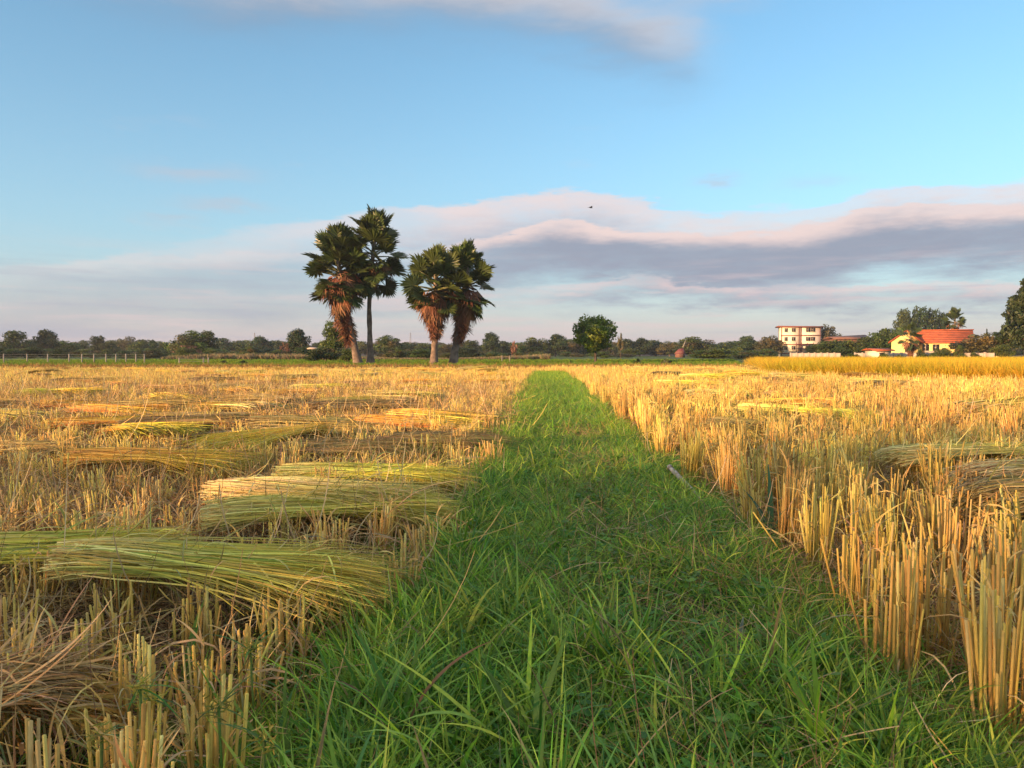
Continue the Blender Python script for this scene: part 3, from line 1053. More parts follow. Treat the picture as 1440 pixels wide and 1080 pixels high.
PA = [rice_mesh('paddy_%d' % i, 620 + i, 0.34, 26, [(0.12, 0.24, 0.02), (0.15, 0.28, 0.022), (0.2, 0.28, 0.03)], M_PADDY, (0.02, 0.05), (-1.2, -.2)) for i in range(3)]
n = 16000
y = 46 + 72 * rng.uniform(0, 1, n) ** 1.2
x = rng.uniform(-0.85, 0.85, n) * y
k = ~rice_zone(x, y)
P = np.stack([x[k], y[k], 0 * x[k]], -1)
scatter('green_paddy', P, zrot(len(P), .08), rng.uniform(.5, 0.95, len(P)), rng.integers(0, 3, len(P)), PA,
        'bright green low crop in the strip beyond the harvested field', 'crop')

DG = [rice_mesh('bank_%d' % i, 640 + i, 0.40, 24, [(0.40, 0.24, 0.09), (0.32, 0.17, 0.06), (0.26, 0.26, 0.06)], M_REED, (0.012, 0.03), (-1.6, -.2)) for i in range(3)]
n = 3600
x = rng.uniform(-42, 24, n)
y = FAR + 0.3 + rng.uniform(0, 3.2, n)
P = np.stack([x, y, np.full(n, 0.05)], -1)
scatter('bank_grass', P, zrot(n, .15), rng.uniform(.5, 1.2, n), rng.integers(0, 3, n), DG, 'rusty dry grass along the bank at the far end of the field', 'grass')

RE = [rice_mesh('reed_%d' % i, 660 + i, 1.15, 22, [(0.32, 0.22, 0.15), (0.26, 0.18, 0.11), (0.30, 0.27, 0.14), (0.16, 0.19, 0.06)], M_REED, (0.05, 0.12), (-.9, -.05)) for i in range(3)]
n = 2200
x = rng.uniform(-56, 6, n)
y = 122 + rng.uniform(0, 16, n)
P = np.stack([x, y, 0 * x], -1)
scatter('dry_reeds', P, zrot(n, .08), rng.uniform(.5, 0.9, n) * np.clip(0.75 + .4 * np.sin(x * .11), .4, 1.1), rng.integers(0, 3, n), RE,
        'pinkish dry reeds standing in front of the far trees', 'reeds')


# ------------------------------------------------------------------ trees
def crown_mesh(name, seed, blobs, leaves, leaf, cols, mat, shape, blob_r=(0.10, 0.2), z0=0.18):
    """unit tree crown (height 1, radius about 0.5): leaf faces on the shells of many uneven clumps"""
    r = np.random.default_rng(seed)
    cen, rad = [], []
    while len(cen) < blobs:
        p = r.uniform(-1, 1, 3)
        if np.linalg.norm(p) > 1:
            continue
        q = np.array([p[0] * 0.42, p[1] * 0.42, z0 + (1 - z0) * (0.5 + 0.43 * p[2])])
        f = shape((q[2] - z0) / (1 - z0))
        q[:2] *= f
        cen.append(q)
        rad.append(r.uniform(*blob_r) * (0.6 + 0.4 * f))
    cen, rad = np.array(cen), np.array(rad)
    bi = r.choice(blobs, leaves, p=rad ** 2 / (rad ** 2).sum())
    d = r.standard_normal((leaves, 3))
    d /= np.linalg.norm(d, axis=1, keepdims=True)
    P = cen[bi] + d * (rad[bi] * np.clip(r.normal(0.88, 0.17, leaves), 0.3, 1.25))[:, None] * np.array([1, 1, 0.8])
    nrm = d * 0.7 + 0.6 * r.standard_normal((leaves, 3)) + np.array([0, 0, .25])
    nrm /= np.linalg.norm(nrm, axis=1, keepdims=True)
    u = np.cross(nrm, r.standard_normal((leaves, 3)))
    u /= np.linalg.norm(u, axis=1, keepdims=True)
    v = np.cross(nrm, u)
    s = leaf * r.uniform(.55, 1.3, leaves)[:, None]
    V = np.stack([P - u * s, P + v * s * .5, P + u * s, P - v * s * .5], 1).reshape(-1, 3)
    Q = np.arange(leaves * 4).reshape(-1, 4)
    bc = np.array(cols)[r.integers(0, len(cols), blobs)]
    C = bc[bi] * np.clip(1 + .22 * r.standard_normal(leaves), .45, 1.7)[:, None]
    me = new_mesh(name, V, Q, np.repeat(np.clip(C, .005, .8), 4, 0), mat)
    return me, cen


def trunk_mesh(name, cen, seed, z0, r0=0.028, nl=9):
    r = np.random.default_rng(seed)
    top = np.array([r.normal(0, .03), r.normal(0, .03), z0 + 0.45 * (1 - z0)])
    ch = [np.stack([np.array([0, 0, -0.02]), top * .25 + r.normal(0, .008, 3), top * .5 + r.normal(0, .012, 3), top * .75 + r.normal(0, .012, 3), top])]
    ra = [np.array([1.35, 1.0, .8, .6, .35]) * r0]
    for i in r.choice(len(cen), min(nl, len(cen)), replace=False):
        st = top * r.uniform(.4, .85)
        e = cen[i]
        m = 0.5 * (st + e) + np.array([0, 0, -0.02])
        ch.append(np.stack([st, st * .7 + m * .3, m, .5 * (m + e), e]))
        ra.append(np.array([.5, .42, .34, .24, .1]) * r0)
    V, Q, T, I = tubes(np.stack(ch), np.stack(ra), 6, False)
    return new_mesh(name, V, Q, None, M_BARK, True)


GREEN_D = [(0.030, 0.062, 0.018), (0.040, 0.075, 0.022), (0.025, 0.05, 0.02), (0.05, 0.08, 0.02)]
GREEN_M = [(0.05, 0.095, 0.018), (0.07, 0.115, 0.02), (0.042, 0.08, 0.02), (0.085, 0.115, 0.022)]
GREEN_B = [(0.09, 0.16, 0.018), (0.115, 0.18, 0.02), (0.07, 0.135, 0.018), (0.13, 0.18, 0.022)]
OLIVE = [(0.085, 0.085, 0.03), (0.10, 0.09, 0.04), (0.06, 0.075, 0.028)]
DRY = [(0.26, 0.13, 0.08), (0.32, 0.18, 0.12), (0.2, 0.10, 0.06)]
rnd_shape = lambda h: 1.0
dome = lambda h: math.sqrt(max(0.05, 1 - max(0, h - .3) ** 2 * 1.3)) * (0.75 + .35 * min(1, h * 4))
cone = lambda h: max(0.25, 1.15 - 0.95 * h)
TK = {}
for key, seed, blobs, lv, lf, cols, mat, shp, br, z0 in [
        ('round', 1, 58, 9000, 0.028, GREEN_B, M_LEAF, rnd_shape, (0.07, 0.15), 0.24),
        ('bushy_a', 2, 34, 4200, 0.036, GREEN_D, M_LEAF, dome, (0.10, 0.2), 0.05),
        ('bushy_b', 3, 30, 4200, 0.036, GREEN_M, M_LEAF, dome, (0.10, 0.2), 0.08),
        ('lumpy', 4, 26, 4200, 0.036, GREEN_D, M_LEAF, rnd_shape, (0.08, 0.2), 0.10),
        ('tall', 5, 24, 4200, 0.034, GREEN_D, M_LEAF, rnd_shape, (0.09, 0.18), 0.25),
        ('olive', 6, 30, 4200, 0.036, OLIVE, M_LEAF, dome, (0.1, 0.18), 0.06),
        ('pale', 7, 22, 2200, 0.032, [(0.12, 0.13, 0.07), (0.15, 0.14, 0.09)], M_LEAF, dome, (0.08, 0.16), 0.2),
        ('sparse', 17, 26, 1500, 0.030, GREEN_M, M_LEAF, dome, (0.08, 0.18), 0.2),
        ('dry', 8, 20, 1600, 0.034, DRY, M_DRYLEAF, dome, (0.08, 0.16), 0.08),
        ('cone', 9, 190, 15000, 0.022, [(0.018, 0.036, 0.014), (0.024, 0.044, 0.016), (0.03, 0.05, 0.018)], M_LEAF, cone, (0.04, 0.085), 0.06),
        ('mixed', 10, 30, 5200, 0.034, GREEN_M + OLIVE, M_LEAF, dome, (0.1, 0.2), 0.06)]:
    cm, cen = crown_mesh('crown_' + key, seed, blobs, lv, lf, cols, mat, shp, br, z0)
    TK[key] = (cm, trunk_mesh('trunk_' + key, cen, seed + 50, z0))


def tree(key, px, top, wpx, d, label, name='tree', group=None, rz=None, base=0.0, trunk=True):
    H = (at_d(px, top, d).z - base) * 1.0
    W = wpx / F * d
    x = at_d(px, top, d).x
    e = empty(name, (x, d, base), random.uniform(0, 6.28) if rz is None else rz, label, 'bush' if 'bush' in name else 'tree', group)
    e.scale = (W, W, H)
    link('crown', TK[key][0], e)
    if trunk:
        link('trunk', TK[key][1], e)
    return e


tree('round', 838, 440, 68, 87, 'round-crowned bright green tree standing alone beside the far end of the path', 'round_tree', rz=1.0)
tree('pale', 873, 467, 11, 130, 'thin little tree showing beside the lone round tree', 'small_tree')
tree('bushy_b', 470, 451, 44, 104, 'dark uneven tree behind the leaning palm trunk', 'broadleaf_tree')
tree('mixed', 458, 486, 40, 86, 'low yellow-green bush at the foot of the leaning palm', 'bush')
tree('bushy_b', 490, 490, 30, 80, 'dark green bush between the two left palm trunks', 'bush')
tree('bushy_a', 440, 492, 24, 84, 'small green bush beside the low yellow-green one', 'bush')
tree('mixed', 262, 464, 54, 150, 'large broad olive-green tree with brown undergrowth', 'broadleaf_tree')
tree('bushy_a', 291, 466, 34, 156, 'dark round tree against the large broad olive one', 'broadleaf_tree')
tree('dry', 262, 484, 40, 140, 'brown dry undergrowth bush under the large broad olive tree', 'dry_bush')
tree('lumpy', 421, 464, 38, 140, 'full dark green tree next to the pink dry bush', 'broadleaf_tree')
tree('dry', 400, 479, 15, 132, 'pinkish dry bush lit by the sun beside the full dark tree', 'dry_bush')
tree('dry', 723, 477, 13, 150, 'narrow rust-brown dry bush beyond the path end', 'dry_bush')
tree('bushy_a', 733, 486, 18, 148, 'dark little bush touching the narrow rust-brown one', 'bush')
tree('cone', 1447, 383, 104, 96, 'tall dark spreading tree standing by the end of the boundary wall', 'broadleaf_tree', rz=.6)
tree('olive', 1166, 455, 38, 236, 'olive-brown tree rising against the three-storey block', 'broadleaf_tree')
tree('olive', 1384, 467, 74, 126, 'olive bush screening the end of the red-roofed house', 'bush')
tree('cone', 1388, 459, 9, 134, 'narrow pointed tree behind the olive bush', 'small_tree')
tree('bushy_b', 1411, 484, 34, 112, 'green bush in front of the far red roof by the tall dark tree', 'bush')
tree('bushy_b', 1326, 489, 26, 116, 'rounded green shrub against the yellow house wall', 'bush')
tree('mixed', 1349, 485, 16, 115, 'upright light green shrub under the house window', 'bush')
tree('mixed', 1296, 491, 14, 113, 'small green shrub at the boundary wall below the drooping palm', 'bush')
for px, top, w in ((1272, 436, 24), (1293, 433, 26), (1311, 436, 22), (1325, 441, 17)):
    tree('bushy_a', px, top, w * 1.4, 240, 'tall dark blue-green tree in the clump behind the red-roofed house', 'tall_tree', 'tall trees behind the red-roofed house')
for px, top, w, kk in ((1160, 479, 30, 'bushy_b'), (1178, 479, 34, 'bushy_a'), (1198, 478, 34, 'bushy_b'), (1216, 475, 34, 'bushy_a'), (1233, 467, 34, 'bushy_b'), (1247, 463, 34, 'bushy_a'), (1262, 460, 26, 'bushy_b'), (1140, 487, 18, 'bushy_a')):
    tree(kk, px, top, w * 1.25, 150, 'dark bushy tree behind the low white boundary wall', 'broadleaf_tree', 'bushy trees behind the boundary wall')
line = [(20, 466, 38, 190, 'bushy_a'), (62, 465, 30, 195, 'lumpy'), (44, 478, 26, 200, 'bushy_a'), (86, 478, 34, 205, 'bushy_b'), (110, 482, 28, 230, 'bushy_a'),
        (138, 473, 24, 225, 'bushy_a'), (156, 478, 22, 225, 'bushy_b'), (180, 472, 26, 235, 'pale'), (196, 480, 22, 220, 'bushy_b'), (214, 479, 13, 210, 'lumpy'), (232, 482, 22, 215, 'bushy_a'),
        (312, 476, 30, 255, 'bushy_a'), (342, 478, 32, 260, 'bushy_b'), (367, 474, 28, 250, 'lumpy'), (388, 479, 24, 262, 'bushy_a'), (448, 482, 26, 262, 'bushy_a'),
        (550, 471, 36, 200, 'mixed'), (574, 484, 24, 250, 'bushy_a'), (598, 482, 30, 250, 'bushy_b'), (630, 482, 28, 240, 'olive'), (662, 479, 26, 230, 'bushy_a'), (689, 469, 26, 220, 'lumpy'), (706, 480, 26, 240, 'bushy_a'),
        (752, 474, 30, 230, 'bushy_b'), (781, 471, 28, 232, 'lumpy'), (803, 479, 28, 245, 'olive'), (826, 482, 28, 250, 'bushy_a'), (880, 477, 28, 260, 'bushy_a'), (900, 476, 24, 262, 'lumpy'), (922, 481, 30, 268, 'bushy_a'), (942, 479, 28, 262, 'olive'),
        (984, 473, 50, 210, 'mixed'), (1012, 481, 34, 215, 'bushy_b'), (1030, 480, 22, 255, 'bushy_a'), (1051, 473, 28, 225, 'bushy_a'), (1082, 471, 30, 222, 'olive')]
LB = {'bushy_a': 'dark bushy tree in the far tree line', 'bushy_b': 'mid-green bushy tree in the far tree line', 'lumpy': 'tall uneven dark tree in the far tree line',
      'pale': 'pale sparse tree showing its branches in the far tree line', 'mixed': 'broad mottled green tree in the far tree line', 'olive': 'brownish olive tree in the far tree line'}
for px, top, w, d, kk in line:
    tree(kk, px, top, w * 1.3, d, LB[kk], 'far_tree', kk.split('_')[0] + ' ' + {'a': 'dark', 'b': 'green'}.get(kk[-1], '') + ' trees of the far tree line')

# the wood behind that reads as one mass
n = 330
px = rng.uniform(-120, 1560, n)
d = rng.uniform(285, 340, n)
P = np.stack([(px - 720) / F * d, d, np.zeros(n)], -1)
hh = rng.uniform(3.6, 6.3, n)
ww = rng.uniform(7, 13, n)
scatter('distant_wood', P, np.stack([0 * px, 0 * px, rng.uniform(0, 6.28, n)], -1), np.stack([ww, ww, hh], -1), rng.integers(0, 3, n),
        [TK['bushy_a'][0], TK['bushy_b'][0], TK['olive'][0]], 'unbroken dark belt of distant woodland along the horizon', 'woodland')

# low scrub in front of the wood
n = 180
px = np.concatenate([rng.uniform(-120, 440, 110), rng.uniform(440, 900, 30), rng.uniform(985, 1085, 40)])
d = rng.uniform(128, 210, n)
P = np.stack([(px - 720) / F * d, d, np.zeros(n)], -1)
ww = rng.uniform(3, 7, n)
scatter('field_scrub', P, np.stack([0 * px, 0 * px, rng.uniform(0, 6.28, n)], -1), np.stack([ww, ww, rng.uniform(1.1, 2.3, n)], -1), rng.integers(0, 4, n),
        [TK['bushy_a'][0], TK['bushy_b'][0], TK['olive'][0], TK['mixed'][0]], 'low green and brown scrub growing along the foot of the far trees', 'scrub')
for k, (px_, top) in enumerate([(1196, 497), (1205, 498), (1243, 497), (1262, 499), (1312, 496), (1372, 495), (1352, 498)]):
    tree(['bushy_b', 'mixed'][k % 2], px_, top, 15, 108, 'knee-high green shrub growing at the foot of the white wall', 'bush', 'low shrubs along the white wall', trunk=False)

# trees on the sunset side, out of frame, whose shade lies over the near field
SIDE = Vector((-SUN_FROM.y, SUN_FROM.x, 0))
for u, dd, H, W, kk in ((-4, 56, 11.5, 8, 'sparse'), (-1, 62, 12.5, 9, 'sparse'), (1.5, 54, 11.5, 8, 'sparse'), (4.5, 63, 12.5, 8, 'sparse'), (9, 57, 12, 8, 'pale'), (15, 60, 12.5, 10, 'pale')):
    p = SUN_FROM * dd + SIDE * u
    e = empty('broadleaf_tree', (p.x, p.y, 0), u, 'leafy tree on the sunset side shading the near field', 'tree', 'trees on the sunset side')
    e.scale = (W, W, H)
    link('crown', TK[kk][0], e)
    link('trunk', TK[kk][1], e)


# ------------------------------------------------------------------ palms
def frond_mesh(name, seed, dead=False, R_=0.92, pet=1.3, n=30):
    """fan leaf: stalk from the origin along +x, then a pleated fan of pointed segments"""
    r = np.random.default_rng(seed)
    parts = []
    P = np.array([[[0, 0, 0], [pet * .5, 0, .03], [pet, 0, 0]]])
    V, Q, T, I = tubes(P, np.array([[.05, .035, .025]]), 4, True)
    pc = (0.12, 0.13, 0.04) if not dead else (0.24, 0.13, 0.07)
    parts.append((V, Q, np.tile(pc, (len(V), 1))))
    span = 2.35 if not dead else 1.1
    a = np.linspace(-span, span, n) + r.normal(0, .03, n)
    ln = R_ * (1 - 0.28 * np.abs(a / span) ** 2) * r.uniform(.85, 1.08, n)
    cup = 0.35
    Vs, Qs, Cs = [], [], []
    for i in range(n):
        d = np.array([math.cos(a[i]), math.sin(a[i]), cup * math.sin(abs(a[i])) * (0.6 if not dead else 1.0) - (0.0 if not dead else .5)])
        d /= np.linalg.norm(d)
        sd = np.array([-math.sin(a[i]), math.cos(a[i]), 0.35 * (1 if i % 2 else -1)])
        w = ln[i] * (0.075 if not dead else 0.05)
        o = np.array([pet, 0, 0])
        m = o + d * ln[i] * (.68 if not dead else .55)
        dr = np.array([0, 0, -1.0]) * (r.uniform(.02, .14) if not dead else r.uniform(.3, .6)) * ln[i]
        tp = o + d * ln[i] + dr
        if dead:
            m = m + np.array([0, 0, -.12])
        b0 = len(Vs)
        Vs += [o - sd * .012, o + sd * .012, m + sd * w, m - sd * w, tp + sd * .006, tp - sd * .006]
        Qs += [(b0, b0 + 1, b0 + 2, b0 + 3), (b0 + 3, b0 + 2, b0 + 4, b0 + 5)]
        c = np.array((0.058, 0.088, 0.024) if not dead else (0.21, 0.098, 0.052)) * r.uniform(.5, 1.4)
        tipc = c * (np.array((1.35, 1.2, .9)) if not dead else np.array((1.1, 1.1, 1.1)))
        Cs += [c, c, c, c, tipc, tipc]
    parts.append((np.array(Vs), np.array(Qs), np.array(Cs)))
    V, Q, C = merge(*parts)
    return new_mesh(name, V, Q, np.clip(C, .005, .8), M_DEAD if dead else M_FROND)


FR = [frond_mesh('frond', 700 + i) for i in range(4)]
FD = [frond_mesh('dead_frond', 720 + i, True, 1.0, 0.85, 16) for i in range(4)]


def place_frond(me, name, parent, org, az, el, roll, s):
    o = link(name, me, parent, org)
    o.rotation_mode = 'QUATERNION'
    q = Matrix.Rotation(az, 3, 'Z') @ Matrix.Rotation(-el, 3, 'Y') @ Matrix.Rotation(roll, 3, 'X')
    o.rotation_quaternion = q.to_quaternion()
    o.scale = (s, s, s)
    return o


def palm(chain_px, d, label, ngreen, crown_len, skirt_len, nskirt, seed, tr=0.30, fs=1.0, droop=0.35, wide=1.0, name='sugar_palm', group=None):
    """chain_px: photo points of the trunk from the ground up to the growing point"""
    r = np.random.default_rng(seed)
    pts = [np.array(at_d(px, py, d)) for px, py in chain_px]
    base = pts[0].copy()
    base[2] = 0
    e = empty(name, tuple(base), 0, label, 'palm tree', group)
    ch = np.array([p - base for p in pts])
    ch[0, 2] = -0.05
    # resample
    tt = np.linspace(0, len(ch) - 1, 18)
    C3 = np.stack([np.interp(tt, np.arange(len(ch)), ch[:, k]) for k in range(3)], -1)
    u = np.linspace(0, 1, 18)
    rad = tr * (1.0 - 0.35 * u + 0.75 * np.exp(-u * 14)) * (1 + 0.05 * r.standard_normal(18))
    V, Q, T, I = tubes(C3[None], rad[None], 12, False)
    link('trunk', new_mesh('trunk', V, Q, None, M_PALMBARK, True), e)
    topz = C3[-1, 2]

    def at_len(back):
        """point on the trunk axis 'back' metres below the growing point"""
        z = topz - back
        return np.array([np.interp(z, C3[:, 2], C3[:, k]) for k in range(3)])
    ga = 2.39996
    for i in range(ngreen):
        f = (i + 0.5) / ngreen                  # 0 youngest, upright; 1 oldest, hanging
        el = 1.45 - f * (1.45 + droop + 0.25) + r.normal(0, .22)
        o = at_len(np.clip(f + r.normal(0, .1), 0, 1) * crown_len)
        s = fs * r.uniform(.85, 1.15) * (0.85 + .2 * math.sin(f * 3.0))
        place_frond(FR[r.integers(0, 4)], 'frond', e, tuple(o), i * ga + r.normal(0, .2), el, r.normal(0, .6), s * wide)
    for i in range(nskirt):
        f = (i + 0.5) / nskirt
        o = at_len(crown_len * .5 + f * (skirt_len + crown_len * .2))
        el = -0.25 - 1.05 * min(1, f * 1.7) + r.normal(0, .15)
        s = fs * r.uniform(.8, 1.15) * (1.05 - 0.4 * f)
        place_frond(FD[r.integers(0, 4)], 'dead_frond', e, tuple(o), i * ga + r.normal(0, .3), el, r.normal(0, .3), s)
    return e


palm([(504, 513), (496, 475), (487, 440), (479, 400), (475, 358)], 70, 'leaning palm with a long rust-brown skirt of dead fronds down its trunk', 68, 3.0, 4.7, 130, 31, 0.31, 1.42, 0.35)
palm([(521, 513), (520, 470), (519, 430), (523, 375), (527, 333)], 71.2, 'tallest palm with a straight bare dark trunk beside the leaning palm', 68, 3.4, 1.0, 18, 32, 0.26, 1.42, 0.6)
palm([(610, 514), (611, 490), (612, 460), (613, 420), (613, 384)], 69.5, 'shorter palm with a straight trunk and a wide rust-orange skirt', 60, 2.6, 2.9, 100, 33, 0.31, 1.34, 0.3, 1.0)
palm([(637, 514), (640, 490), (644, 466), (652, 425), (656, 376)], 70.9, 'short shaded palm with a curved trunk and dark hanging dead fronds', 62, 3.0, 3.4, 100, 34, 0.34, 1.34, 0.45, 1.0)
palm([(1343, 497), (1343, 470), (1343, 446)], 150, 'palm with a brown skirt rising behind the red roof of the house', 36, 1.6, 1.2, 22, 35, 0.2, 1.0, 0.3)
palm([(1281, 500), (1281, 484), (1280, 470)], 117, 'small yellowish drooping palm in front of the house gable', 22, 1.2, 1.6, 30, 36, 0.14, .98, 0.7)
# lone seedling palm at the bank
palm([(938, 517), (938, 514)], 62, 'stemless young palm sprouting on the bank at the field end', 10, .1, .1, 2, 37, 0.05, .32, -.2, 1.0, 'young_palm')
palm([(897, 515), (897, 512)], 68, 'small bright green young palm growing in the green strip', 10, .1, .1, 2, 38, 0.05, .30, -.2, 1.0, 'young_palm')

# ------------------------------------------------------------------ buildings
M_CREAM = flat_mat('cream_plaster', (0.80, 0.72, 0.55), 0.85, 0.6, 0.12, None, 0, 1, True)
M_PINK = flat_mat('pink_plaster', (0.74, 0.62, 0.52), 0.85, 0.6, 0.12, None, 0, 1, True)
M_YELLOW = flat_mat('yellow_plaster', (0.80, 0.62, 0.25), 0.85, 0.6, 0.12, None, 0, 1, True)
M_WHITE = flat_mat('white_wall_paint', (0.46, 0.38, 0.31), 0.85, 0.4, 0.25, None, 0, 1, True)
M_TILE = flat_mat('red_roof_tile', (0.46, 0.12, 0.05), 0.7, 1.5, 0.3, None, 0, 1, True)
M_RUST = flat_mat('brown_metal_roof', (0.22, 0.11, 0.08), 0.7, 1.0, 0.3, None, 0, 1, True)
M_DARK = flat_mat('dark_window', (0.03, 0.03, 0.035), 0.25, 2.0, 0.3, None, 0, 1, True)
M_BAND = flat_mat('maroon_trim', (0.20, 0.07, 0.05), 0.7, 2.0, 0.2, None, 0, 1, True)
M_CONC = flat_mat('concrete_post', (0.30, 0.285, 0.26), 0.9, 3.0, 0.25)
M_STEEL = flat_mat('thin_grey_steel', (0.3, 0.3, 0.31), 0.6, 3.0, 0.1)
M_REDROOF = flat_mat('red_painted_roof', (0.17, 0.055, 0.06), 0.6, 1.0, 0.2, None, 0, 1, True)
M_PIPE = flat_mat('weathered_white_pipe', (0.42, 0.42, 0.41), 0.7, 14.0, 0.3, (0.16, 0.15, 0.12), 0, 1, True)


def apartment():
    d = 235.0
    xl, xr = at_d(1098, 480, d).x, at_d(1151, 480, d).x
    w = xr - xl
    H = at_d(1120, 458, d).z
    e = empty('apartment_block', (xl, d, 0), R(-14), 'three-storey cream and pink block with maroon floor bands and flat overhanging roof', 'building')
    h = H - 0.4
    Box().box(0, w * .5, 0, 9, 0, h).build('wall', M_CREAM, e)
    Box().box(w * .5 + .002, w, .06, 9, 0, h - .003).build('wall', M_PINK, e)
    Box().hexa([(-.9, -.9, h), (w + .5, -.9, h - .25), (w + .5, 9.5, h - .25), (-.9, 9.5, h), (-.9, -.9, h + .35), (w + .5, -.9, h + .1), (w + .5, 9.5, h + .1), (-.9, 9.5, h + .35)]).build('roof', M_BAND, e)
    fl = h / 3.35
    for i in range(1, 4):
        z = h - i * fl + 0.1
        Box().box(-.05, w + .05, -.12, -.01, z - .14, z + .14).build('floor_band', M_BAND, e)
    for fx in (0.015, 0.455, 0.50, 0.975):
        Box().box(w * fx - .09, w * fx + .09, -.16, -.02, 0, h - .02).build('downpipe', M_BAND, e)
    for i in range(3):
        z0 = h - (i + 1) * fl + 1.2
        for fx, ww in ((0.13, .95), (0.32, 1.1), (0.68, 1.25), (0.80, 1.2)):
            o = Box().box(w * fx - ww / 2, w * fx + ww / 2, -.05, .03, z0, z0 + 1.15).build('window', M_DARK, e)
            Box().box(w * fx - ww / 2 - .1, w * fx + ww / 2 + .1, -.16, -.055, z0 - .12, z0 - .02).build('sill', M_CREAM, o)
            Box().box(w * fx - .04, w * fx + .04, -.09, -.055, z0, z0 + 1.15).build('mullion', M_WHITE, o)
    # maroon stair frame in front
    for k in range(3):
        z = 1.1 + k * 1.35
        Box().box(w * .36, w * .80, -2.6, -.9, z, z + .16).build('stair_landing', M_REDROOF, e)
    for fx in (.37, .50, .64, .79):
        Box().box(w * fx - .08, w * fx + .08, -2.55, -2.39, 0, 4.3).build('stair_post', M_REDROOF, e)


apartment()


def roof_gable(e, x0, x1, y0, y1, ze, zr, over=.5, mat=None, rows=7):
    """ridge along x; tiled in stepped courses"""
    ym = (y0 + y1) / 2
    for sgn, ya in ((-1, y0 - over), (1, y1 + over)):
        zb = ze - over * (zr - ze) / (ym - y0)
        for k in range(rows):
            f0, f1 = k / rows, (k + 1) / rows + .02
            a0, a1 = ya + (ym - ya) * f0, ya + (ym - ya) * min(1, f1)
            b0, b1 = zb + (zr - zb) * f0, zb + (zr - zb) * min(1, f1)
            Box().hexa([(x0 - over, a0, b0), (x1 + over, a0, b0), (x1 + over, a1, b1 - .04), (x0 - over, a1, b1 - .04),
                        (x0 - over, a0, b0 + .14), (x1 + over, a0, b0 + .14), (x1 + over, a1, b1 + .05), (x0 - over, a1, b1 + .05)]).build('tile_course', mat or M_TILE, e)


def house():
    d = 132.0
    xl, xr = at_d(1293, 480, d).x, at_d(1366, 480, d).x
    w = 7.7
    e = empty('house', (xl, d, 0), R(-27), 'yellow single-storey house with a red tiled roof behind the boundary wall', 'house')
    ze, zr = at_d(1320, 481, d).z, at_d(1320, 464.5, d).z
    Box().box(0, w, 0, 8.8, 0, ze).build('wall', M_YELLOW, e)
    roof_gable(e, 0, w, 0, 8.8, ze, zr, .45)
    Box().box(-.6, w + .6, 4.25, 4.55, zr + .03, zr + .2).build('ridge_tile', M_TILE, e)
    for k in range(4):
        x = w * (.60 + k * .045)
        o = Box().box(x, x + .36, -.05, .04, ze - 1.25, ze - .2).build('window', M_DARK, e)
        Box().box(x - .06, x, -.09, .0, ze - 1.3, ze - .15).build('frame', M_WHITE, o)
    for k in range(2):
        x = w * (.06 + .2 * k)
        o = Box().box(x, x + 1.0, -.05, .04, ze - 1.6, ze - .4).build('window', M_DARK, e)
        Box().box(x + .46, x + .54, -.09, -.052, ze - 1.6, ze - .4).build('frame', M_WHITE, o)
    # white porch wall
    Box().box(.6, w * .5, -1.6, -1.4, 0, ze - 1.5).build('porch_wall', M_WHITE, e)
    # gabled wing facing the field
    gx0, gx1, gm = -4.3, -.05, -2.0
    zg, za = at_d(1257, 480, d).z, at_d(1277, 465.5, d).z
    Box().box(gx0, gx1, -1.5, 7, 0, zg).build('wing_wall', M_YELLOW, e)
    Box().hexa([(gx0, -1.5, zg + .002), (gx1, -1.5, zg + .002), (gx1, 7, zg + .002), (gx0, 7, zg + .002),
                (gm - .02, -1.5, za), (gm + .02, -1.5, za), (gm + .02, 7, za), (gm - .02, 7, za)]).build('gable', M_YELLOW, e)
    for xa, xb, z_a, z_b in ((gx0 - .5, gm, zg - .3, za + .04), (gm, gx1 + .5, za + .04, zg - .3)):
        Box().hexa([(xa, -1.9, z_a), (xb, -1.9, z_b), (xb, 7.4, z_b), (xa, 7.4, z_a), (xa, -1.9, z_a + .15), (xb, -1.9, z_b + .15), (xb, 7.4, z_b + .15), (xa, 7.4, z_a + .15)]).build('wing_roof', M_TILE, e)
    o = Box().box(gm - .2, gm + .9, -1.55, -1.45, 1.3, zg - .3).build('window', M_DARK, e)
    Box().box(gm - .3, gm + 1.0, -1.65, -1.56, 1.15, 1.28).build('sill', M_WHITE, o)


house()


def shed(px0, px1, ptop, pe, d, name, label, wall, roofm, dep=5, tilt=0.0):
    x0, x1 = at_d(px0, 490, d).x, at_d(px1, 490, d).x
    w = x1 - x0
    zr, ze = at_d(px0, ptop, d).z, at_d(px0, pe, d).z
    e = empty(name, (x0, d, 0), 0, label, 'building')
    Box().box(.3, w - .3, .3, dep, 0, ze).build('wall', wall, e)
    Box().hexa([(-.2, -.3, ze), (w + .2, -.3, ze), (w + .2, dep * .55, zr - .12 + tilt), (-.2, dep * .55, zr - .12),
                (-.2, -.3, ze + .14), (w + .2, -.3, ze + .14), (w + .2, dep * .55, zr + tilt), (-.2, dep * .55, zr)]).build('roof', roofm, e)
    Box().hexa([(-.2, dep * .55 + .002, zr - .12), (w + .2, dep * .55 + .002, zr - .12 + tilt), (w + .2, dep + .3, ze), (-.2, dep + .3, ze),
                (-.2, dep * .55 + .002, zr), (w + .2, dep * .55 + .002, zr + tilt), (w + .2, dep + .3, ze + .14), (-.2, dep + .3, ze + .14)]).build('roof', roofm, e)
    o = Box().box(w * .3, w * .3 + .8, .24, .31, ze * .35, ze * .8).build('window', M_DARK, e)
    Box().box(w * .3 - .05, w * .3 + .85, .2, .238, ze * .8, ze * .86).build('lintel', M_WHITE, o)
    return e


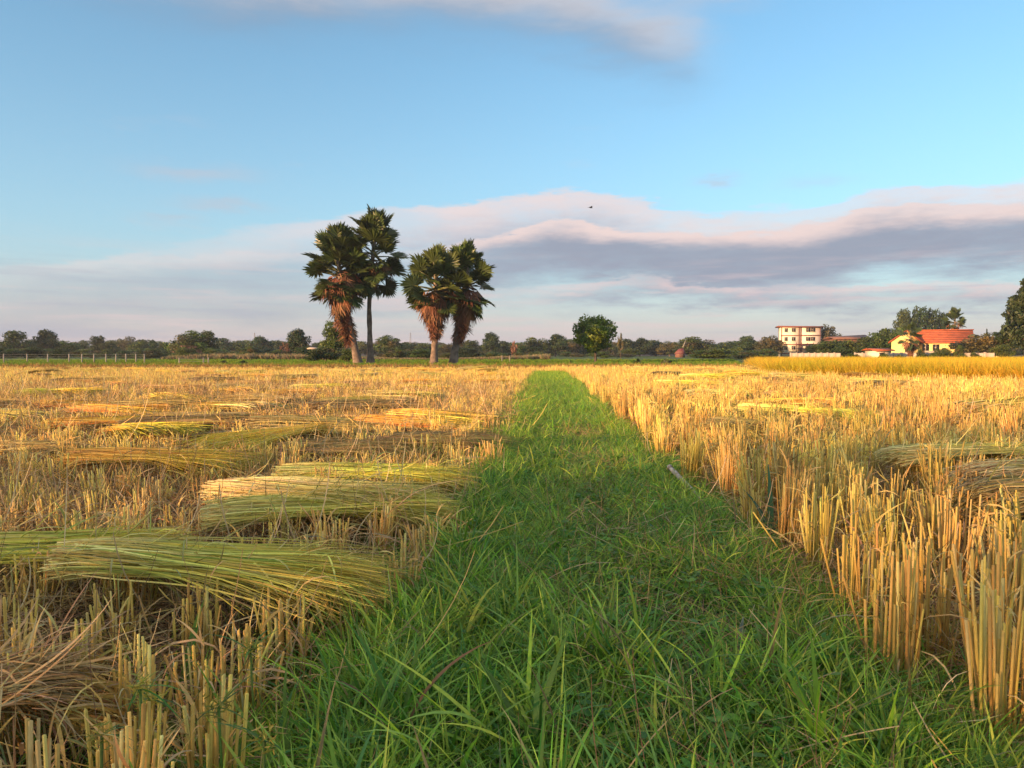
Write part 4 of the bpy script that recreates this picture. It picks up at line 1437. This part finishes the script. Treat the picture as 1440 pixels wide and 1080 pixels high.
shed(1230, 1256, 489.5, 493.5, 121, 'gatehouse', 'low cream gatehouse with a red-brown roof on the boundary wall', M_CREAM, M_TILE, 4)
shed(1174, 1226, 473, 477, 205, 'long_shed', 'long shed with a rust-brown sloping roof showing above the bushes', M_RUST, M_RUST, 8, .55)
shed(1403, 1427, 473.5, 480, 124, 'outbuilding', 'small building with an orange-red roof beside the tall dark tree', M_YELLOW, M_TILE, 5)
shed(434, 447, 488, 491, 125, 'hut', 'tiny hut with a white roof left of the dark tree behind the palms', M_CONC, M_WHITE, 3)
shed(1058, 1072, 494, 497.5, 190, 'small_hut', 'small white-roofed hut among the bushes near the three-storey block', M_WHITE, M_WHITE, 4)


def shrine():
    d = 200.0
    e = empty('red_roofed_hall', (at_d(956, 495, d).x, d, 0), R(-25), 'small hall with a steep red roof and pale raised gable tip among far trees', 'building')
    z0, z1 = at_d(956, 499, d).z, at_d(956, 489, d).z
    e.scale = (.7, .7, .88)
    Box().box(-1.4, 1.4, -1.2, 2.4, 0, z0 + 1.0).build('wall', M_RUST, e)
    Box().hexa([(-1.8, -1.5, z0 + .4), (1.7, -1.5, z0 + .4), (1.7, 2.6, z0 + .4), (-1.8, 2.6, z0 + .4), (-.6, -.1, z1 - .1), (1.3, -.1, z1 + .3), (1.3, .6, z1 + .3), (-.6, .6, z1 - .1)]).build('roof', M_REDROOF, e)
    Box().hexa([(.9, -.1, z1 + .5), (1.4, -.1, z1 + .5), (1.4, .5, z1 + .5), (.9, .5, z1 + .5), (2.0, .1, z1 + 2.5), (2.2, .1, z1 + 2.5), (2.2, .3, z1 + 2.5), (2.0, .3, z1 + 2.5)]).build('gable_tip', M_CONC, e)


shrine()


def boundary_wall():
    a, b = at_d(1112, 500, 150), at_d(1400, 500, 110)
    e = empty('boundary_wall', (a.x, a.y, 0), 0, 'low white compound wall with piers behind the ripe rice', 'wall')
    b = b - a
    a = a * 0
    n = 26
    for i in range(n):
        p, q = a.lerp(b, i / n), a.lerp(b, (i + 1) / n)
        if i in (8, 9):
            continue                 # the gap hidden by bushes
        dx = (q - p)
        ang = math.atan2(dx.y, dx.x)
        Box().box(.16, dx.length - .16, -.07, .07, 0, 1.12).build('wall_panel', M_WHITE, e, (p.x, p.y, 0), ang)
        Box().box(-.15, .15, -.13, .13, 0, 1.22).build('pier', M_WHITE, e, (p.x, p.y, 0), ang)


boundary_wall()


def fence(pxs, y_top, d, label, wires=True):
    o0 = at_d(pxs[0], y_top, d)
    e = empty('post_fence', (o0.x, d, 0), 0, label, 'fence')
    ps = []
    for px in pxs:
        p = at_d(px, y_top, d)
        h = p.z
        Box().hexa([(-.05, -.05, -.05), (.05, -.05, -.05), (.05, .05, -.05), (-.05, .05, -.05), (-.038, -.038, h), (.038, -.038, h), (.038, .038, h), (-.038, .038, h)]).build('post', M_CONC, e, (p.x - o0.x, 0, 0), random.uniform(-.1, .1))
        ps.append(Vector((p.x - o0.x, -.09, h)))
    if wires:
        for f in (.45, .7, .92):
            ch = np.array([[tuple(Vector((p.x, p.y, p.z * f))) for p in ps]])
            V, Q, T, I = tubes(ch, .006, 4, False)
            link('wire', new_mesh('wire', V, Q, None, M_STEEL), e)


fence([-22, 5, 38, 67, 97, 115, 132, 149, 163, 177, 191, 203], 497.5, 78, 'row of pale concrete posts with wire along the far left field edge')
fence([252, 286, 293], 503, 72, 'three pale slender posts standing in the green strip near the broad olive tree')
fence([706, 717], 500, 84, 'pair of whitish posts by the narrow rust-brown dry bush', False)


def mast(px, top, d, label):
    p = at_d(px, top, d)
    e = empty('radio_mast', (p.x, d, 0), 0, label, 'mast')
    ch = []
    for k in range(3):
        a = k * 2.094
        ch.append([(.5 * math.cos(a), .5 * math.sin(a), 0), (.3 * math.cos(a), .3 * math.sin(a), p.z * .6), (.12 * math.cos(a), .12 * math.sin(a), p.z)])
    for c in ch:
        V, Q, T, I = tubes(np.array([c]), .06, 4, True)
        link('leg', new_mesh('leg', V, Q, None, M_STEEL), e)
    for i in range(9):
        z = p.z * (i + .5) / 9
        rr = np.interp(z, [0, p.z * .6, p.z], [.5, .3, .12])
        ring = np.array([[(rr * math.cos(a), rr * math.sin(a), z + (.4 if q % 2 else 0)) for q, a in enumerate(np.arange(7) * 2.094 / 2)]])
        V, Q, T, I = tubes(ring, .03, 4, False)
        link('brace', new_mesh('brace', V, Q, None, M_STEEL), e)


mast(358, 468, 300, 'thin lattice mast above the trees between the broad olive tree and the pink bush')
mast(577, 468, 300, 'thin lattice mast rising behind the gap between the two palm pairs')

# dark burnt stumps in the green strip
for px in (315, 342):
    tree('lumpy', px, 507, 12, 70, 'low blackish shrub lump in the green strip near the slender posts', 'bush', 'blackish shrub lumps in the green strip', trunk=False)


# ------------------------------------------------------------------ pipe on the path
def pipe():
    a, b = on_z(942, 657, 0.22), on_z(986, 703, 0.14)
    d = b - a
    e = empty('plastic_pipe', a, 0, 'weathered white plastic pipe lying in the grass at the path edge', 'pipe')
    ch = np.array([[tuple(d * f) for f in (0, .25, .5, .75, 1)]])
    rad = 0.016
    V, Q, T, I = tubes(ch, rad, 16, False)
    V2, Q2, _, _ = tubes(ch[:, ::-1], rad * .82, 16, False)
    ring = np.stack([np.arange(16), (np.arange(16) + 1) % 16, 80 + 64 + (15 - np.arange(16) - 0) % 16, 80 + 64 + (15 - np.arange(16) + 1) % 16], -1)
    Vm, Qm = np.concatenate([V, V2]), np.concatenate([Q, Q2 + len(V)])
    link('tube', new_mesh('tube', Vm, Qm, None, M_PIPE, True), e)
    ch2 = np.array([[tuple(d * f) for f in (-.004, .05)]])
    V, Q, T, I = tubes(ch2, rad * 1.25, 16, False)
    link('collar', new_mesh('collar', V, Q, None, M_PIPE, True), e)


pipe()


# ------------------------------------------------------------------ single plants that stand out
def sedge(px, py, h, label, seed):
    r = np.random.default_rng(seed)
    p = on_z(px, py, h)
    p.z = 0
    e = empty('sedge_plant', p, r.uniform(0, 6), label, 'sedge', 'sedges among the short stubble')
    n = 7
    V, Q, T, I = ribbons(np.zeros((n, 3)), r.uniform(0, 6.28, n), r.uniform(.7, 1.2, n), r.uniform(-1.4, -.4, n), r.uniform(.15, .3, n), .006, 6, 'leaf', r.normal(0, .4, n))
    link('leaves', new_mesh('leaves', V, Q, shade((.06, .16, .02), (.1, .2, .03), T, I, n, .15, r), M_GRASS), e)
    V, Q, T, I = tubes(np.array([[(0, 0, 0), (.005, .004, h * .5), (0, 0, h)]]), .003, 4, True)
    link('stem', new_mesh('stem', V, Q, np.tile((.18, .30, .05), (len(V), 1)), M_GRASS), e)
    m = 60
    d = r.standard_normal((m, 3))
    d[:, 2] = np.abs(d[:, 2]) - .3
    d /= np.linalg.norm(d, axis=1, keepdims=True)
    hub = np.array([0, 0, h]) + r.normal(0, .012, (m, 3))
    V, Q, T, I = ribbons(hub, np.arctan2(d[:, 1], d[:, 0]), np.arcsin(d[:, 2]), r.normal(0, .2, m), r.uniform(.014, .03, m), .0035, 2, 'leaf', r.uniform(0, 3, m))
    link('seed_head', new_mesh('seed_head', V, Q, shade((.24, .28, .04), (.42, .34, .08), T, I, m, .2, r), M_GRASS), e)
    b = 4
    V, Q, T, I = ribbons(np.tile((0, 0, h), (b, 1)), r.uniform(0, 6.28, b), r.uniform(0, .7, b), r.uniform(-1, -.2, b), r.uniform(.06, .13, b), .005, 5, 'leaf')
    link('bract', new_mesh('bract', V, Q, shade((.07, .17, .02), (.1, .2, .03), T, I, b, .15, r), M_GRASS), e)


for i, (px, py, h) in enumerate([(143, 1035, .33), (197, 968, .36), (352, 915, .36), (372, 1042, .3), (210, 982, .32), (307, 995, .32)]):
    sedge(px, py, h, 'green sedge with a spiky round seed head among short stubble by the path', 800 + i)


def leaf_plant(px, py, z, h, label, seed, cols, n=5, w=.016, name='broad_grass_plant', up=1.3):
    r = np.random.default_rng(seed)
    p = on_z(px, py, z)
    e = empty(name, p, 0, label, 'grass plant')
    for i in range(n):
        V, Q, T, I = ribbons(np.zeros((1, 3)) + r.normal(0, .008, 3), r.uniform(0, 6.28, 1), [up + r.normal(0, .12)], r.uniform(-1.3, -.2, 1), [h * r.uniform(.7, 1.1)], [w * r.uniform(.8, 1.2)], 9, 'leaf', r.normal(0, .3, 1))
        c = np.array(cols[i % len(cols)])
        link('leaf', new_mesh('leaf', V, Q, c * (0.9 + .25 * T[:, None]), M_GRASS), e)


leaf_plant(1085, 775, .02, .42, 'blue-green reed blade rising through the tall stubble', 1, [(.07, .17, .09), (.05, .12, .07)], 3, .03, 'reed_plant', 1.45)
leaf_plant(1040, 925, .12, .17, 'upright pale grey-green dead leaf beside a bare patch of the path', 2, [(.30, .36, .28)], 1, .03, 'withered_leaf_plant', 1.52)
leaf_plant(560, 1050, .12, .34, 'broad bright green grass plant with a reddened drying leaf', 3, [(.12, .26, .02), (.10, .22, .02), (.24, .11, .06), (.14, .28, .03)], 7, .012)
leaf_plant(745, 1075, .12, .30, 'wide-bladed grass plant amid the path grass at its near foot', 4, [(.09, .22, .03), (.13, .27, .03)], 8, .018)
leaf_plant(1150, 1070, .12, .30, 'bright arching grass plant below the tall stubble at the path corner', 5, [(.12, .27, .02), (.16, .3, .03)], 9, .013)
leaf_plant(850, 945, .12, .2, 'short upright yellow-green grass plant in the middle of the path', 6, [(.2, .3, .03), (.1, .22, .03)], 5, .014)
leaf_plant(255, 1000, .02, .36, 'single wide green leaf blade standing among short stubble', 7, [(.09, .24, .02)], 2, .02, 'broad_grass_plant', 1.4)


# ------------------------------------------------------------------ bird
def bird():
    p = at_d(831, 292, 45)
    e = empty('bird', p, R(20), 'small dark bird flying in front of the cloud bank', 'bird')
    xs = np.array([-.13, -.10, -.04, .03, .08, .11])
    rr = np.array([.006, .016, .03, .03, .02, .006])
    V, Q, T, I = tubes(np.stack([xs, 0 * xs, 0 * xs], -1)[None], rr[None], 8, False)
    link('body', new_mesh('body', V, Q, None, M_DARK, True), e)
    for sgn in (-1, 1):
        W = np.array([[(.05, .01, .01), (-.03, .01, .01), (.06, .09, .07), (-.02, .09, .07), (.03, .17, .06), (-.01, .17, .06)]])[0] * np.array([1, sgn, 1])
        W2 = W + np.array([0, 0, .006])
        VV = np.concatenate([W, W2])
        QQ = [(0, 1, 3, 2), (2, 3, 5, 4), (6, 8, 9, 7), (8, 10, 11, 9), (0, 2, 8, 6), (2, 4, 10, 8), (1, 7, 9, 3), (3, 9, 11, 5), (4, 5, 11, 10)]
        link('wing', new_mesh('wing', VV, QQ, None, M_DARK), e)
    link('tail', new_mesh('tail', [(-.12, -.012, 0), (-.12, .012, 0), (-.20, .035, 0), (-.20, -.035, 0), (-.12, -.012, .005), (-.12, .012, .005), (-.20, .035, .005), (-.20, -.035, .005)],
                          [(0, 3, 2, 1), (4, 5, 6, 7), (0, 1, 5, 4), (1, 2, 6, 5), (2, 3, 7, 6), (3, 0, 4, 7)], None, M_DARK), e)


bird()


# ------------------------------------------------------------------ evening haze
def haze():
    m = bpy.data.materials.new('evening_haze')
    m.use_nodes = True
    nt = m.node_tree
    nt.nodes.remove(nt.nodes['Principled BSDF'])
    v = nt.nodes.new('ShaderNodeVolumePrincipled')
    v.inputs['Color'].default_value = (0.80, 0.86, 0.95, 1)
    v.inputs['Density'].default_value = 0.00026
    v.inputs['Anisotropy'].default_value = 0.2
    nt.links.new(v.outputs[0], nt.nodes['Material Output'].inputs['Volume'])
    b = Box().box(-420, 420, -110, 420, -1.0, 24.0)
    o = b.build('haze', m)
    tag(o, 'thin bluish evening haze hanging over the fields and far trees', 'haze', None, 'stuff')


haze()
